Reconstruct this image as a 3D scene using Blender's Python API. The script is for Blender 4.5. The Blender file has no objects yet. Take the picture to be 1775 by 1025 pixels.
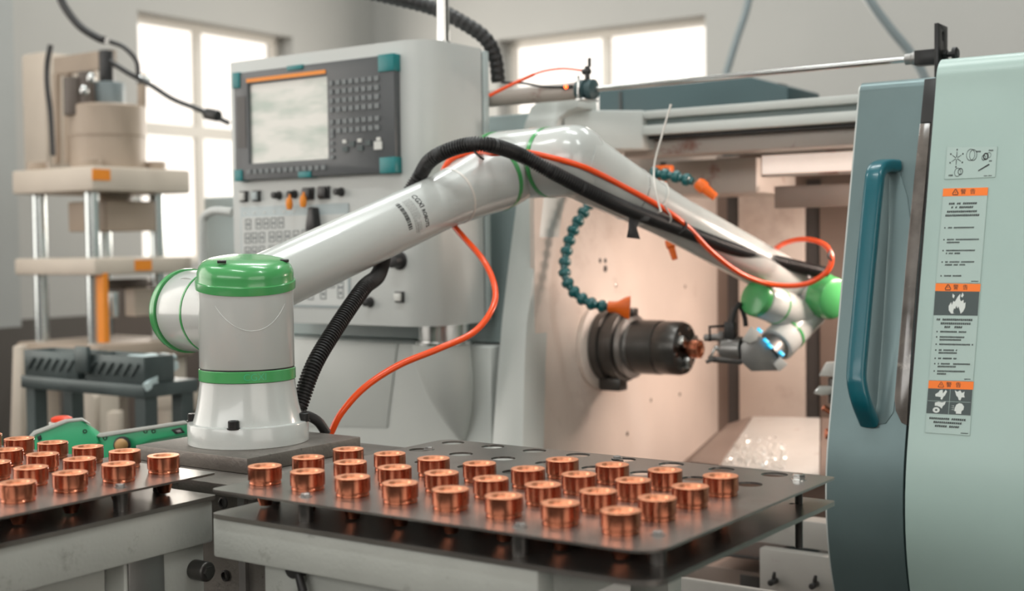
import bpy, bmesh, math, random
from mathutils import Vector, Matrix
from mathutils.geometry import tessellate_polygon

random.seed(7)
SC = bpy.context.scene
COL = SC.collection

# ------------------------------------------------------------------ camera
F_PX, PITCH, ROLL, YAW, CAM_Z = 2237.4, 0.040, -0.0122, 0.6122, 1.25
cam_data = bpy.data.cameras.new('camera')
cam = bpy.data.objects.new('camera', cam_data)
COL.objects.link(cam)
cam.matrix_world = (Matrix.Translation((0, 0, CAM_Z)) @ Matrix.Rotation(YAW, 4, 'Z')
                    @ Matrix.Rotation(math.pi / 2 - PITCH, 4, 'X') @ Matrix.Rotation(ROLL, 4, 'Z'))
cam_data.sensor_width = 36.0
cam_data.lens = F_PX / 1775 * 36.0
cam_data.clip_start = 0.05
cam_data.dof.use_dof = True
cam_data.dof.focus_distance = 1.97
cam_data.dof.aperture_fstop = 3.2
SC.camera = cam

# ------------------------------------------------------------------ world, exposure
world = bpy.data.worlds.new('daylight')
SC.world = world
world.use_nodes = True
bg = world.node_tree.nodes['Background']
bg.inputs['Color'].default_value = (1.0, 0.93, 0.84, 1)
bg.inputs['Strength'].default_value = 1.6
vs = SC.view_settings
vs.view_transform = 'Standard'
vs.look = 'None'
vs.gamma = 1.0
vs.use_curve_mapping = False
vs.exposure = 0.06


def area_light(name, loc, rot, sx, sy, power, color):
    ld = bpy.data.lights.new(name, 'AREA')
    ld.shape = 'RECTANGLE'
    ld.size, ld.size_y = sx, sy
    ld.energy = power
    ld.color = color
    lo = bpy.data.objects.new(name, ld)
    lo.location = loc
    lo.rotation_euler = rot
    COL.objects.link(lo)
    return lo


CEIL = 4.6
COOL = (0.96, 1.0, 0.98)
LAMPS = [(-4.0, 1.0, 0), (-1.2, 0.2, 0), (-1.6, 2.6, 0), (1.2, 1.6, 0), (-3.6, 3.8, 0), (-1.0, 4.6, 0)]
for i, (lx, ly, r) in enumerate(LAMPS):
    area_light('tube_light', (lx, ly, CEIL - 0.17), (0, 0, math.radians(r)), 1.5, 0.16, 35, COOL)
# daylight from the hall's seen windows, then fill lights at added unseen ones
area_light('window_and_fill_light', (-5.25, 4.95, 1.85), (0, math.radians(-90), 0), 1.2, 1.1, 45, (1.0, 0.93, 0.84))
area_light('window_and_fill_light', (-3.78, 6.05, 1.9), (math.radians(-90), 0, 0), 1.35, 1.1, 45, (1.0, 0.93, 0.84))
area_light('window_and_fill_light', (-5.25, -0.7, 2.2), (0, math.radians(-90), 0), 2.6, 4.6, 66, (1.0, 0.95, 0.89))  # added fill from the left
area_light('window_and_fill_light', (4.35, -0.7, 2.2), (0, math.radians(90), 0), 2.6, 4.6, 40, (1.0, 0.95, 0.89))  # added fill from the right
area_light('window_and_fill_light', (-0.5, -5.8, 3.45), (math.radians(78), 0, 0), 8.5, 1.5, 150, (0.97, 0.98, 0.96))  # added frontal fill, high behind the camera
# the lathe's own work lamp, under the roof of the cutting room
area_light('work_lamp_light', (-0.80, 3.06, 1.37), (math.radians(-12), math.radians(56), 0), 0.12, 0.34, 7.5, (1.0, 0.80, 0.69)).data.spread = math.radians(125)

# ------------------------------------------------------------------ pixel -> place (frame 1775 x 1025)
CY, SY = math.cos(YAW), math.sin(YAW)
CAM = Vector((0, 0, CAM_Z))


def ray(px, py):
    dx, dy = px - 887.5, py - 512.5
    c, s = math.cos(ROLL), math.sin(ROLL)
    x, y = (c * dx + s * dy) / F_PX, (-s * dx + c * dy) / F_PX
    c, s = math.cos(PITCH), math.sin(PITCH)
    yc, zc = c - s * y, -s - c * y
    return Vector((CY * x - SY * yc, SY * x + CY * yc, zc))


def aY(px, py, Y):
    r = ray(px, py); return CAM + r * (Y / r.y)


def aX(px, py, X):
    r = ray(px, py); return CAM + r * (X / r.x)


def aZ(px, py, Z):
    r = ray(px, py); return CAM + r * ((Z - CAM_Z) / r.z)


def aD(px, py, d):
    return CAM + ray(px, py) * d


def aP(px, py, p, n):
    r = ray(px, py); return CAM + r * ((Vector(p) - CAM).dot(n) / r.dot(n))


def aT(px, py, Y0, k=0.25, z0=1.2):            # point on the lathe's tilted front
    return aP(px, py, (0, Y0, z0), Vector((0, -1, k)))


# ------------------------------------------------------------------ materials
MATS = {}


def mat(name, col, rough=0.5, metal=0.0, var=0.0, vscale=8.0, bump=0.0, bscale=60.0, spec=0.5, coat=0.0,
        emit=None, estr=0.0, trans=0.0, stain=None, stain_scale=6.0, stain_amt=0.5, aniso=0.0, stain_from=0.60):
    m = bpy.data.materials.new(name)
    m.use_nodes = True
    nt = m.node_tree
    b = nt.nodes['Principled BSDF']
    b.inputs['Base Color'].default_value = (*col, 1)
    b.inputs['Roughness'].default_value = rough
    b.inputs['Metallic'].default_value = metal
    b.inputs['Specular IOR Level'].default_value = spec
    b.inputs['Coat Weight'].default_value = coat
    b.inputs['Transmission Weight'].default_value = trans
    b.inputs['Anisotropic'].default_value = aniso
    if emit:
        b.inputs['Emission Color'].default_value = (*emit, 1)
        b.inputs['Emission Strength'].default_value = estr
    tc = None
    if var or bump or stain:
        tc = nt.nodes.new('ShaderNodeTexCoord')
    last = None
    if var:
        n = nt.nodes.new('ShaderNodeTexNoise'); n.inputs['Scale'].default_value = vscale
        n.inputs['Detail'].default_value = 6
        nt.links.new(tc.outputs['Object'], n.inputs['Vector'])
        r = nt.nodes.new('ShaderNodeMapRange')
        r.inputs['From Min'].default_value = 0.3; r.inputs['From Max'].default_value = 0.7
        r.inputs['To Min'].default_value = 1 - var; r.inputs['To Max'].default_value = 1 + var
        nt.links.new(n.outputs['Fac'], r.inputs['Value'])
        mx = nt.nodes.new('ShaderNodeMix'); mx.data_type = 'RGBA'; mx.blend_type = 'MULTIPLY'
        mx.inputs['Factor'].default_value = 1.0
        mx.inputs['A'].default_value = (*col, 1)
        nt.links.new(r.outputs['Result'], mx.inputs['B'])
        last = mx.outputs['Result']
        rr = nt.nodes.new('ShaderNodeMapRange')
        rr.inputs['To Min'].default_value = max(0.02, rough - var * 0.5); rr.inputs['To Max'].default_value = min(1, rough + var * 0.5)
        nt.links.new(n.outputs['Fac'], rr.inputs['Value'])
        nt.links.new(rr.outputs['Result'], b.inputs['Roughness'])
    if stain:
        n = nt.nodes.new('ShaderNodeTexNoise'); n.inputs['Scale'].default_value = stain_scale
        n.inputs['Detail'].default_value = 8; n.inputs['Roughness'].default_value = 0.7
        nt.links.new(tc.outputs['Object'], n.inputs['Vector'])
        r = nt.nodes.new('ShaderNodeMapRange')
        r.inputs['From Min'].default_value = stain_from; r.inputs['From Max'].default_value = stain_from + 0.12
        r.inputs['To Max'].default_value = stain_amt
        nt.links.new(n.outputs['Fac'], r.inputs['Value'])
        mx = nt.nodes.new('ShaderNodeMix'); mx.data_type = 'RGBA'
        nt.links.new(r.outputs['Result'], mx.inputs['Factor'])
        if last: nt.links.new(last, mx.inputs['A'])
        else: mx.inputs['A'].default_value = (*col, 1)
        mx.inputs['B'].default_value = (*stain, 1)
        last = mx.outputs['Result']
    if last: nt.links.new(last, b.inputs['Base Color'])
    if bump:
        n = nt.nodes.new('ShaderNodeTexNoise'); n.inputs['Scale'].default_value = bscale
        n.inputs['Detail'].default_value = 4
        nt.links.new(tc.outputs['Object'], n.inputs['Vector'])
        bp = nt.nodes.new('ShaderNodeBump'); bp.inputs['Strength'].default_value = bump
        bp.inputs['Distance'].default_value = 0.002
        nt.links.new(n.outputs['Fac'], bp.inputs['Height'])
        nt.links.new(bp.outputs['Normal'], b.inputs['Normal'])
    MATS[name] = m
    return m


mat('robot_white', (0.55, 0.57, 0.55), 0.22, 0, 0.03, 4, coat=0.3, stain=(0.35, 0.32, 0.29), stain_scale=55, stain_amt=0.12)
mat('robot_green', (0.075, 0.36, 0.115), 0.25, coat=0.3)
mat('pendant_green', (0.045, 0.44, 0.20), 0.4, 0, 0.05, 10)
mat('pendant_rim', (0.62, 0.62, 0.58), 0.4)
mat('black_rubber', (0.018, 0.017, 0.017), 0.42)
mat('black_plastic', (0.022, 0.021, 0.021), 0.4)
mat('black_steel', (0.03, 0.03, 0.03), 0.4, 0.6)
mat('copper', (0.60, 0.215, 0.125), 0.23, 1.0, 0.10, 40)
mat('copper_face', (0.90, 0.40, 0.23), 0.42, 1.0, 0.06, 60)
mat('tray_steel', (0.29, 0.27, 0.25), 0.32, 0.9, 0.14, 7, bump=0.05, bscale=240, stain=(0.16, 0.06, 0.035), stain_scale=5, stain_amt=0.35)
mat('plate_steel', (0.225, 0.205, 0.185), 0.5, 0.75, 0.18, 14, bump=0.35, bscale=160, stain=(0.03, 0.026, 0.022), stain_scale=38, stain_amt=0.8)
mat('bright_steel', (0.62, 0.63, 0.62), 0.2, 1.0, 0.05, 20)
mat('dull_steel', (0.30, 0.29, 0.28), 0.38, 0.85, 0.12, 18)
mat('dark_steel', (0.10, 0.095, 0.09), 0.35, 0.8, 0.15, 20)
mat('table_white', (0.45, 0.46, 0.425), 0.5, 0, 0.06, 9, bump=0.25, bscale=180, stain=(0.11, 0.09, 0.07), stain_scale=24, stain_amt=0.5)
mat('lathe_white', (0.60, 0.625, 0.60), 0.38, 0, 0.03, 5)
mat('lathe_grey', (0.25, 0.305, 0.30), 0.36, 0, 0.04, 6)
mat('lathe_teal_door', (0.155, 0.215, 0.22), 0.40, 0.5, 0.05, 8)
mat('lathe_cover', (0.37, 0.49, 0.455), 0.36, 0, 0.03, 5)
mat('lathe_inside', (0.74, 0.64, 0.57), 0.42, 0, 0.08, 4, stain=(0.22, 0.10, 0.07), stain_scale=3.2, stain_amt=0.30, stain_from=0.57)
mat('lathe_frame', (0.44, 0.39, 0.35), 0.42, 0, 0.08, 6, stain=(0.20, 0.065, 0.04), stain_scale=9, stain_amt=0.85, stain_from=0.56)
mat('lathe_back', (0.27, 0.21, 0.18), 0.42, 0.2, 0.12, 5, stain=(0.12, 0.05, 0.035), stain_scale=5, stain_amt=0.5)
mat('lathe_dark', (0.065, 0.06, 0.058), 0.45, 0.2)
mat('chute_white', (0.60, 0.585, 0.555), 0.35, 0.1, 0.06, 8, stain=(0.25, 0.13, 0.10), stain_scale=14, stain_amt=0.4)
mat('bed_paint', (0.37, 0.355, 0.33), 0.45, 0, 0.08, 8, stain=(0.20, 0.07, 0.045), stain_scale=9, stain_amt=0.7)
mat('handle_teal', (0.001, 0.10, 0.13), 0.3, coat=0.2)
mat('hose_teal', (0.001, 0.105, 0.11), 0.3, coat=0.4)
mat('nozzle_orange', (0.88, 0.15, 0.008), 0.38)
mat('tube_orange', (0.95, 0.085, 0.006), 0.3, coat=0.2)
mat('tie_clear', (0.66, 0.63, 0.58), 0.35)
mat('panel_grey', (0.53, 0.545, 0.53), 0.4, 0, 0.02, 5)
mat('panel_blue', (0.40, 0.455, 0.465), 0.45)
mat('panel_back', (0.43, 0.49, 0.485), 0.4)
mat('screen_bezel', (0.085, 0.09, 0.095), 0.4)
mat('screen_corner', (0.002, 0.18, 0.19), 0.4)
mat('key_grey', (0.17, 0.185, 0.19), 0.5)
mat('key_light', (0.60, 0.60, 0.57), 0.5)
mat('label_orange', (0.95, 0.20, 0.015), 0.5)
mat('label_dark', (0.055, 0.075, 0.075), 0.5)
mat('label_base', (0.40, 0.51, 0.475), 0.45)
mat('label_edge', (0.36, 0.465, 0.43), 0.5)
mat('print_black', (0.02, 0.022, 0.022), 0.6)
mat('print_grey', (0.30, 0.30, 0.29), 0.6)
mat('print_white', (0.66, 0.70, 0.67), 0.6)
mat('nameplate', (0.60, 0.61, 0.58), 0.35)
mat('press_cream', (0.60, 0.515, 0.43), 0.5, 0, 0.05, 6)
mat('press_tan', (0.40, 0.315, 0.245), 0.5, 0, 0.06, 6)
mat('press_grey', (0.22, 0.26, 0.27), 0.45)
mat('press_dark', (0.12, 0.095, 0.08), 0.5)
mat('column_steel', (0.66, 0.70, 0.70), 0.22, 0.9)
mat('orange_tag', (0.85, 0.27, 0.02), 0.5)
mat('cart_steel', (0.075, 0.095, 0.095), 0.4, 0.4, 0.2, 9)
mat('bag_plastic', (0.55, 0.66, 0.67), 0.35)
mat('ball_tan', (0.45, 0.25, 0.09), 0.5)
mat('estop_red', (0.75, 0.055, 0.015), 0.35)
mat('glass_dark', (0.17, 0.145, 0.13), 0.10, 0.0, 0.3, 26, spec=0.8, stain=(0.52, 0.47, 0.42), stain_scale=16, stain_amt=0.7)
mat('led_red', (0.9, 0.08, 0.02), 0.4, emit=(1, 0.10, 0.02), estr=6)
mat('led_blue', (0.0, 0.35, 0.6), 0.4, emit=(0.0, 0.42, 0.75), estr=1.1)
mat('lamp_face', (0.95, 0.85, 0.78), 0.5, emit=(1.0, 0.84, 0.74), estr=0.45)
mat('tube_face', (0.95, 0.95, 0.95), 0.5, emit=(0.96, 1.0, 0.98), estr=6)
mat('wall_paint', (0.42, 0.415, 0.395), 0.85, 0, 0.03, 1.5)
mat('wall_dado', (0.085, 0.075, 0.066), 0.7, 0, 0.08, 2)
mat('wall_dark', (0.07, 0.065, 0.06), 0.8, 0, 0.05, 2)
mat('pillar_paint', (0.36, 0.37, 0.36), 0.8, 0, 0.04, 2)
mat('ceiling_paint', (0.50, 0.50, 0.48), 0.9)
mat('floor_epoxy', (0.06, 0.054, 0.048), 0.32, 0, 0.12, 2.5)
mat('window_frame', (0.62, 0.585, 0.53), 0.5)
mat('box_teal', (0.04, 0.078, 0.085), 0.45, 0, 0.05, 6)
mat('chips', (0.90, 0.89, 0.86), 0.18, 0.35)
m = mat('window_glass', (1, 1, 1), 0.0, trans=1.0)
m.node_tree.nodes['Principled BSDF'].inputs['IOR'].default_value = 1.01


def screen_material():
    m = bpy.data.materials.new('screen_display')
    m.use_nodes = True
    nt = m.node_tree; b = nt.nodes['Principled BSDF']
    b.inputs['Roughness'].default_value = 0.16
    tc = nt.nodes.new('ShaderNodeTexCoord')
    n = nt.nodes.new('ShaderNodeTexNoise'); n.inputs['Scale'].default_value = 9; n.inputs['Detail'].default_value = 3
    mp = nt.nodes.new('ShaderNodeMapping'); mp.inputs['Scale'].default_value = (0.55, 1, 1.8)
    nt.links.new(tc.outputs['Object'], mp.inputs['Vector']); nt.links.new(mp.outputs['Vector'], n.inputs['Vector'])
    cr = nt.nodes.new('ShaderNodeValToRGB')
    cr.color_ramp.elements[0].position = 0.40; cr.color_ramp.elements[0].color = (0.36, 0.41, 0.36, 1)
    cr.color_ramp.elements[1].position = 0.56; cr.color_ramp.elements[1].color = (0.60, 0.585, 0.54, 1)
    nt.links.new(n.outputs['Fac'], cr.inputs['Fac'])
    nt.links.new(cr.outputs['Color'], b.inputs['Base Color'])
    nt.links.new(cr.outputs['Color'], b.inputs['Emission Color'])
    b.inputs['Emission Strength'].default_value = 0.16  # faint glow stands in for windows reflected in the screen
    MATS['screen_display'] = m


screen_material()


# ------------------------------------------------------------------ mesh building
def frame(d):
    d = Vector(d).normalized()
    up = Vector((0, 0, 1)) if abs(d.z) < 0.95 else Vector((0, 1, 0))
    x = up.cross(d).normalized()
    return x, d.cross(x).normalized(), d


class MB:
    def __init__(s):
        s.v, s.f, s.m = [], [], []

    def add(s, vs, fs, mi=0):
        o = len(s.v)
        s.v += [Vector(p) for p in vs]
        for f in fs:
            s.f.append([i + o for i in f]); s.m.append(mi)
        return s

    def box(s, a, b, mi=0):
        x0, y0, z0 = [min(a[i], b[i]) for i in range(3)]
        x1, y1, z1 = [max(a[i], b[i]) for i in range(3)]
        return s.add([(x0, y0, z0), (x1, y0, z0), (x1, y1, z0), (x0, y1, z0), (x0, y0, z1), (x1, y0, z1), (x1, y1, z1), (x0, y1, z1)],
                     [(0, 3, 2, 1), (4, 5, 6, 7), (0, 1, 5, 4), (1, 2, 6, 5), (2, 3, 7, 6), (3, 0, 4, 7)], mi)

    def obox(s, c, ax, half, mi=0):
        c = Vector(c); ax = [Vector(a).normalized() * h for a, h in zip(ax, half)]
        vs = [c + ax[0] * i + ax[1] * j + ax[2] * k for k in (-1, 1) for j in (-1, 1) for i in (-1, 1)]
        return s.add(vs, [(0, 2, 3, 1), (4, 5, 7, 6), (0, 1, 5, 4), (1, 3, 7, 5), (3, 2, 6, 7), (2, 0, 4, 6)], mi)

    def bar(s, a, b, w, h, mi=0):
        a, b = Vector(a), Vector(b); x, y, d = frame(b - a)
        return s.obox((a + b) / 2, (x, y, d), (w / 2, h / 2, (b - a).length / 2), mi)

    def rings(s, rs, mi=0, cap0=True, cap1=True, closed=False):
        n = len(rs[0]); vs = [p for r in rs for p in r]; fs = []
        for i in range(len(rs) - (0 if closed else 1)):
            a, b = i * n, ((i + 1) % len(rs)) * n
            for j in range(n):
                k = (j + 1) % n
                fs.append((a + j, a + k, b + k, b + j))
        if not closed:
            if cap0: fs.append(tuple(range(n - 1, -1, -1)))
            if cap1: fs.append(tuple(range((len(rs) - 1) * n, len(rs) * n)))
        return s.add(vs, fs, mi)

    def rev(s, o, d, prof, n=32, mi=0, cap0=True, cap1=True):
        """surface of revolution: prof = [(radius, distance along d)]"""
        o = Vector(o); x, y, d = frame(d)
        cs = [(math.cos(2 * math.pi * j / n), math.sin(2 * math.pi * j / n)) for j in range(n)]
        rs = [[o + d * h + (x * c + y * q) * max(r, 1e-5) for c, q in cs] for r, h in prof]
        return s.rings(rs, mi, cap0, cap1)

    def cyl(s, a, b, r0, r1=None, n=24, mi=0):
        a, b = Vector(a), Vector(b)
        return s.rev(a, b - a, [(r0, 0), (r0 if r1 is None else r1, (b - a).length)], n, mi)

    def rcyl(s, a, b, r, bev, n=32, mi=0):
        a, b = Vector(a), Vector(b); L = (b - a).length
        pr = []
        for i in range(5):
            t = math.pi / 2 * i / 4; pr.append((r - bev + bev * math.sin(t), bev - bev * math.cos(t)))
        for i in range(5):
            t = math.pi / 2 * i / 4; pr.append((r - bev + bev * math.cos(t), L - bev + bev * math.sin(t)))
        return s.rev(a, b - a, pr, n, mi)

    def tube(s, pts, r, n=12, mi=0, caps=True):
        pts = [Vector(p) for p in pts]; N = len(pts)
        tg = [(pts[min(i + 1, N - 1)] - pts[max(i - 1, 0)]).normalized() for i in range(N)]
        x, y, _ = frame(tg[0]); rs = []
        for i in range(N):
            x = (x - tg[i] * x.dot(tg[i])).normalized(); y = tg[i].cross(x)
            rad = r[i] if isinstance(r, (list, tuple)) else r
            rs.append([pts[i] + (x * math.cos(2 * math.pi * j / n) + y * math.sin(2 * math.pi * j / n)) * rad for j in range(n)])
        return s.rings(rs, mi, caps, caps)

    def prism(s, loops, fn, t0, t1, mi=0, side=None):
        """polygon with holes (2-D loops) between depths t0 and t1; fn(x, y, t) -> point"""
        flat = [p for lp in loops for p in lp]
        tri = tessellate_polygon([[Vector((p[0], p[1], 0)) for p in lp] for lp in loops])
        N = len(flat)
        s.add([fn(p[0], p[1], t0) for p in flat] + [fn(p[0], p[1], t1) for p in flat],
              [tuple(t) for t in tri] + [tuple(N + i for i in reversed(t)) for t in tri], mi)
        o = 0
        for lp in loops:
            n = len(lp)
            s.add([fn(p[0], p[1], t0) for p in lp] + [fn(p[0], p[1], t1) for p in lp],
                  [(j, (j + 1) % n, n + (j + 1) % n, n + j) for j in range(n)], mi if side is None else side)
        return s

    def build(s, name, mats, parent=None, bevel=0.0, seg=2, angle=35, label=None, merge=1e-5):
        if isinstance(mats, str): mats = [mats]
        base = LOC.get(parent.name, Vector((0, 0, 0))) if parent else Vector((0, 0, 0))
        me = bpy.data.meshes.new(name)
        bm = bmesh.new()
        vs = [bm.verts.new(p - base) for p in s.v]
        for f, mi in zip(s.f, s.m):
            try:
                fc = bm.faces.new([vs[i] for i in f]); fc.material_index = mi
            except ValueError:
                pass
        if merge: bmesh.ops.remove_doubles(bm, verts=bm.verts, dist=merge)
        bmesh.ops.recalc_face_normals(bm, faces=bm.faces)
        if bevel:
            es = [e for e in bm.edges if len(e.link_faces) == 2 and e.calc_face_angle(0) > math.radians(40)]
            bmesh.ops.bevel(bm, geom=es, offset=bevel, segments=seg, profile=0.5, affect='EDGES', clamp_overlap=True)
        bm.to_mesh(me); bm.free()
        for mn in mats: me.materials.append(MATS[mn])
        for p in me.polygons: p.use_smooth = True
        me.set_sharp_from_angle(angle=math.radians(angle))
        o = bpy.data.objects.new(name, me)
        COL.objects.link(o)
        if parent: o.parent = parent
        LOC[o.name] = base
        if label: o['label'] = label
        return o


LOC = {}


def thing(name, label, cat, loc, group=None):
    o = bpy.data.objects.new(name, None)
    o.empty_display_size = 0.1
    COL.objects.link(o); o.location = loc
    LOC[o.name] = Vector(loc)
    return tag(o, label, cat, group)


def tag(o, label, cat, group=None):
    o['label'] = label; o['category'] = cat
    if group: o['group'] = group
    return o


def structure(o, label=None):
    o['kind'] = 'structure'
    if label: o['label'] = label
    return o


def spline(pts, n=8):
    """Catmull-Rom through points"""
    P = [Vector(p) for p in pts]; P = [P[0] * 2 - P[1]] + P + [P[-1] * 2 - P[-2]]
    out = []
    for i in range(1, len(P) - 2):
        a, b, c, d = P[i - 1:i + 3]
        for k in range(n):
            t = k / n
            out.append(0.5 * ((2 * b) + (c - a) * t + (2 * a - 5 * b + 4 * c - d) * t * t + (3 * b - a - 3 * c + d) * t ** 3))
    out.append(P[-2]); return out


def resample(pts, step):
    out = [pts[0]]; acc = 0.0
    for a, b in zip(pts, pts[1:]):
        L = (b - a).length; t = step - acc
        while t <= L:
            out.append(a.lerp(b, t / L)); t += step
        acc = (acc + L) % step
    return out


def rrect(x0, y0, x1, y1, r, n=6):
    if not isinstance(r, (list, tuple)): r = [r] * 4
    out = []
    for (cx, cy, a0), q in zip(((x0, y0, 180), (x1, y0, 270), (x1, y1, 0), (x0, y1, 90)), r):
        sx = cx + q if cx == x0 else cx - q; sy = cy + q if cy == y0 else cy - q
        for i in range(n + 1):
            a = math.radians(a0 + 90 * i / n); out.append((sx + q * math.cos(a), sy + q * math.sin(a)))
    return out


def circle(cx, cy, r, n=24):
    return [(cx + r * math.cos(2 * math.pi * i / n), cy + r * math.sin(2 * math.pi * i / n)) for i in range(n)]


def text_tris(body, size=1.0, bold=0.0):
    """flat glyph triangles of a string, unit height ~ size, origin centred"""
    cu = bpy.data.curves.new('t', 'FONT'); cu.body = body; cu.size = size
    cu.align_x = 'CENTER'; cu.align_y = 'CENTER'; cu.resolution_u = 3; cu.offset = bold
    ob = bpy.data.objects.new('t', cu); COL.objects.link(ob)
    dg = bpy.context.evaluated_depsgraph_get(); dg.update()
    me = ob.evaluated_get(dg).to_mesh()
    vs = [v.co.copy() for v in me.vertices]; fs = [tuple(p.vertices) for p in me.polygons]
    ob.evaluated_get(dg).to_mesh_clear()
    bpy.data.objects.remove(ob); bpy.data.curves.remove(cu)
    return vs, fs


XY = lambda z0=0: (lambda x, y, t: Vector((x, y, t)))
XZ = lambda x, z, t: Vector((x, t, z))
YZ = lambda y, z, t: Vector((t, y, z))

# ================================================================== THE SETTING
WX = -5.4
WY = aX(650, 100, WX).y
R0, R1 = (WX, -6.0), (4.5, WY)
W3 = [-3.0, 1.6]
WZ = [0.9, 3.5]
structure(MB().box((R0[0], R0[1], -0.1), (R1[0], R1[1], 0)).build('floor', 'floor_epoxy'))
structure(MB().box((R0[0], R0[1], CEIL), (R1[0], R1[1], CEIL + 0.1)).build('ceiling', 'ceiling_paint'))

structure(MB().prism([[(R0[0], 0), (R1[0], 0), (R1[0], CEIL), (R0[0], CEIL)], [(-4.8, 2.65), (3.8, 2.65), (3.8, 4.25), (-4.8, 4.25)]], XZ, R0[1], R0[1] - 0.22).build('wall_front', 'wall_dark'))
# left wall with its seen window and an added opening out of view
lw = [aX(238, 15, WX).y, aX(507, 60, WX).y]
lz = [1.17, 2.475]
wl = MB().prism([[(R0[1], 0), (R1[1], 0), (R1[1], CEIL), (R0[1], CEIL)], [(lw[0], lz[0]), (lw[1], lz[0]), (lw[1], lz[1]), (lw[0], lz[1])], [(W3[0], WZ[0]), (W3[1], WZ[0]), (W3[1], WZ[1]), (W3[0], WZ[1])]], YZ, WX, WX - 0.22)
structure(wl.build('wall_left', 'wall_paint'))
# back wall with its window
rw = [aY(862, 75, WY).x, aY(1222, 20, WY).x]
rz = [1.17, 2.45]
wb = MB().prism([[(R0[0] - 0.22, 0), (R1[0], 0), (R1[0], CEIL), (R0[0] - 0.22, CEIL)], [(rw[0], rz[0]), (rw[1], rz[0]), (rw[1], rz[1]), (rw[0], rz[1])]], XZ, WY, WY + 0.22)
structure(wb.build('wall_back', 'wall_paint'))


def window(name, fn, a0, a1, z0, z1, bars, rails, t):
    f = 0.035
    mb = MB().prism([[(a0, z0), (a1, z0), (a1, z1), (a0, z1)], [(a0 + f, z0 + f), (a1 - f, z0 + f), (a1 - f, z1 - f), (a0 + f, z1 - f)]], fn, t[0], t[1])
    o = structure(mb.build(name, 'window_frame', bevel=0.004))
    LOC[o.name] = Vector((0, 0, 0))
    for b in bars:
        MB().prism([[(b - .022, z0 + f), (b + .022, z0 + f), (b + .022, z1 - f), (b - .022, z1 - f)]], fn, t[0] * .8 + t[1] * .2, t[0] * .2 + t[1] * .8).build('mullion', 'window_frame', o)
    xs = [a0 + f] + sorted(bars) + [a1 - f]
    for r in rails:
        for p, q in zip(xs, xs[1:]):
            MB().prism([[(p + .022, r - .03), (q - .022, r - .03), (q - .022, r + .03), (p + .022, r + .03)]], fn, t[0] * .8 + t[1] * .2, t[0] * .2 + t[1] * .8).build('rail', 'window_frame', o)
    zs = [z0 + f] + sorted(rails) + [z1 - f]
    tm = (t[0] + t[1]) / 2
    for p, q in zip(xs, xs[1:]):
        for r, s_ in zip(zs, zs[1:]):
            MB().prism([[(p + .01, r + .01), (q - .01, r + .01), (q - .01, s_ - .01), (p + .01, s_ - .01)]], fn, tm - .002, tm + .002).build('pane', 'window_glass', o)
    return o


window('window_1', YZ, lw[0], lw[1], lz[0], lz[1], [aX(369, 100, WX).y], [aX(310, 222, WX).z], (WX - 0.10, WX - 0.16))
window('window_2', XZ, rw[0], rw[1], rz[0], rz[1], [aY(1032, 100, WY).x], [1.75], (WY + 0.10, WY + 0.16))
window('added_window_3', YZ, W3[0], W3[1], WZ[0], WZ[1], [-1.85, -0.7, 0.45], [1.76, 2.63], (WX - 0.10, WX - 0.16))  # added out of view as a source for the left fill
window('added_window_5', XZ, -4.8, 3.8, 2.65, 4.25, [-3.08, -1.36, .36, 2.08], [], (R0[1] - .10, R0[1] - .16))  # added unseen high window, there to brighten surfaces facing the camera
structure(MB().prism([[(R0[1], 0), (R1[1], 0), (R1[1], CEIL), (R0[1], CEIL)], [(W3[0], WZ[0]), (W3[1], WZ[0]), (W3[1], WZ[1]), (W3[0], WZ[1])]], YZ, R1[0], R1[0] + 0.22).build('wall_right', 'wall_dark'))
window('added_window_4', YZ, W3[0], W3[1], WZ[0], WZ[1], [-1.85, -0.7, 0.45], [1.76, 2.63], (R1[0] + 0.10, R1[0] + 0.16))  # added unseen window opposite, a source for the right fill
# dark painted dado round the foot of the left wall, and the pillar at the picture's left edge
dz = aX(20, 555, WX).z
structure(MB().box((WX, R0[1], 0), (WX + 0.012, WY - 0.013, dz)).build('trim_1', 'wall_dado'))
structure(MB().box((WX + 0.013, WY - 0.012, 0), (R1[0], WY, dz)).build('trim_2', 'wall_dado'))
pp = aX(30, 300, -4.9)
structure(MB().box((WX + 0.02, pp.y - 0.6, 0), (-4.9, pp.y, CEIL)).build('trim_3', 'pillar_paint'))

structure(MB().box((WX + 0.02, pp.y - 0.612, 0), (-4.888, pp.y + .012, dz)).build('trim_4', 'wall_dado'))
# ceiling lamps (out of frame, but they light the hall)
for i, (lx, ly, r) in enumerate(LAMPS):
    t = thing('ceiling_lamp', 'long white tube lamp hanging under the hall ceiling', 'lamp', (lx, ly, CEIL - 0.16), 'tube lamps under the ceiling')
    MB().box((lx - .78, ly - .10, CEIL - .16), (lx + .78, ly + .10, CEIL - .11)).build('housing', 'panel_grey', t, bevel=0.01)
    MB().cyl((lx - .5, ly, CEIL - .11), (lx - .5, ly, CEIL + 0.002), .008, n=8).cyl((lx + .5, ly, CEIL - .11), (lx + .5, ly, CEIL + 0.002), .008, n=8).build('hanger', 'dull_steel', t)

# ================================================================== TRAYS, TABLES, COPPER PARTS
ZP = 0.9357           # top of the upper tray plates
ZL = 0.904            # top of the lower tray plates
SU, SV = 0.0779, 0.0817
TH = 0.003


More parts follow.
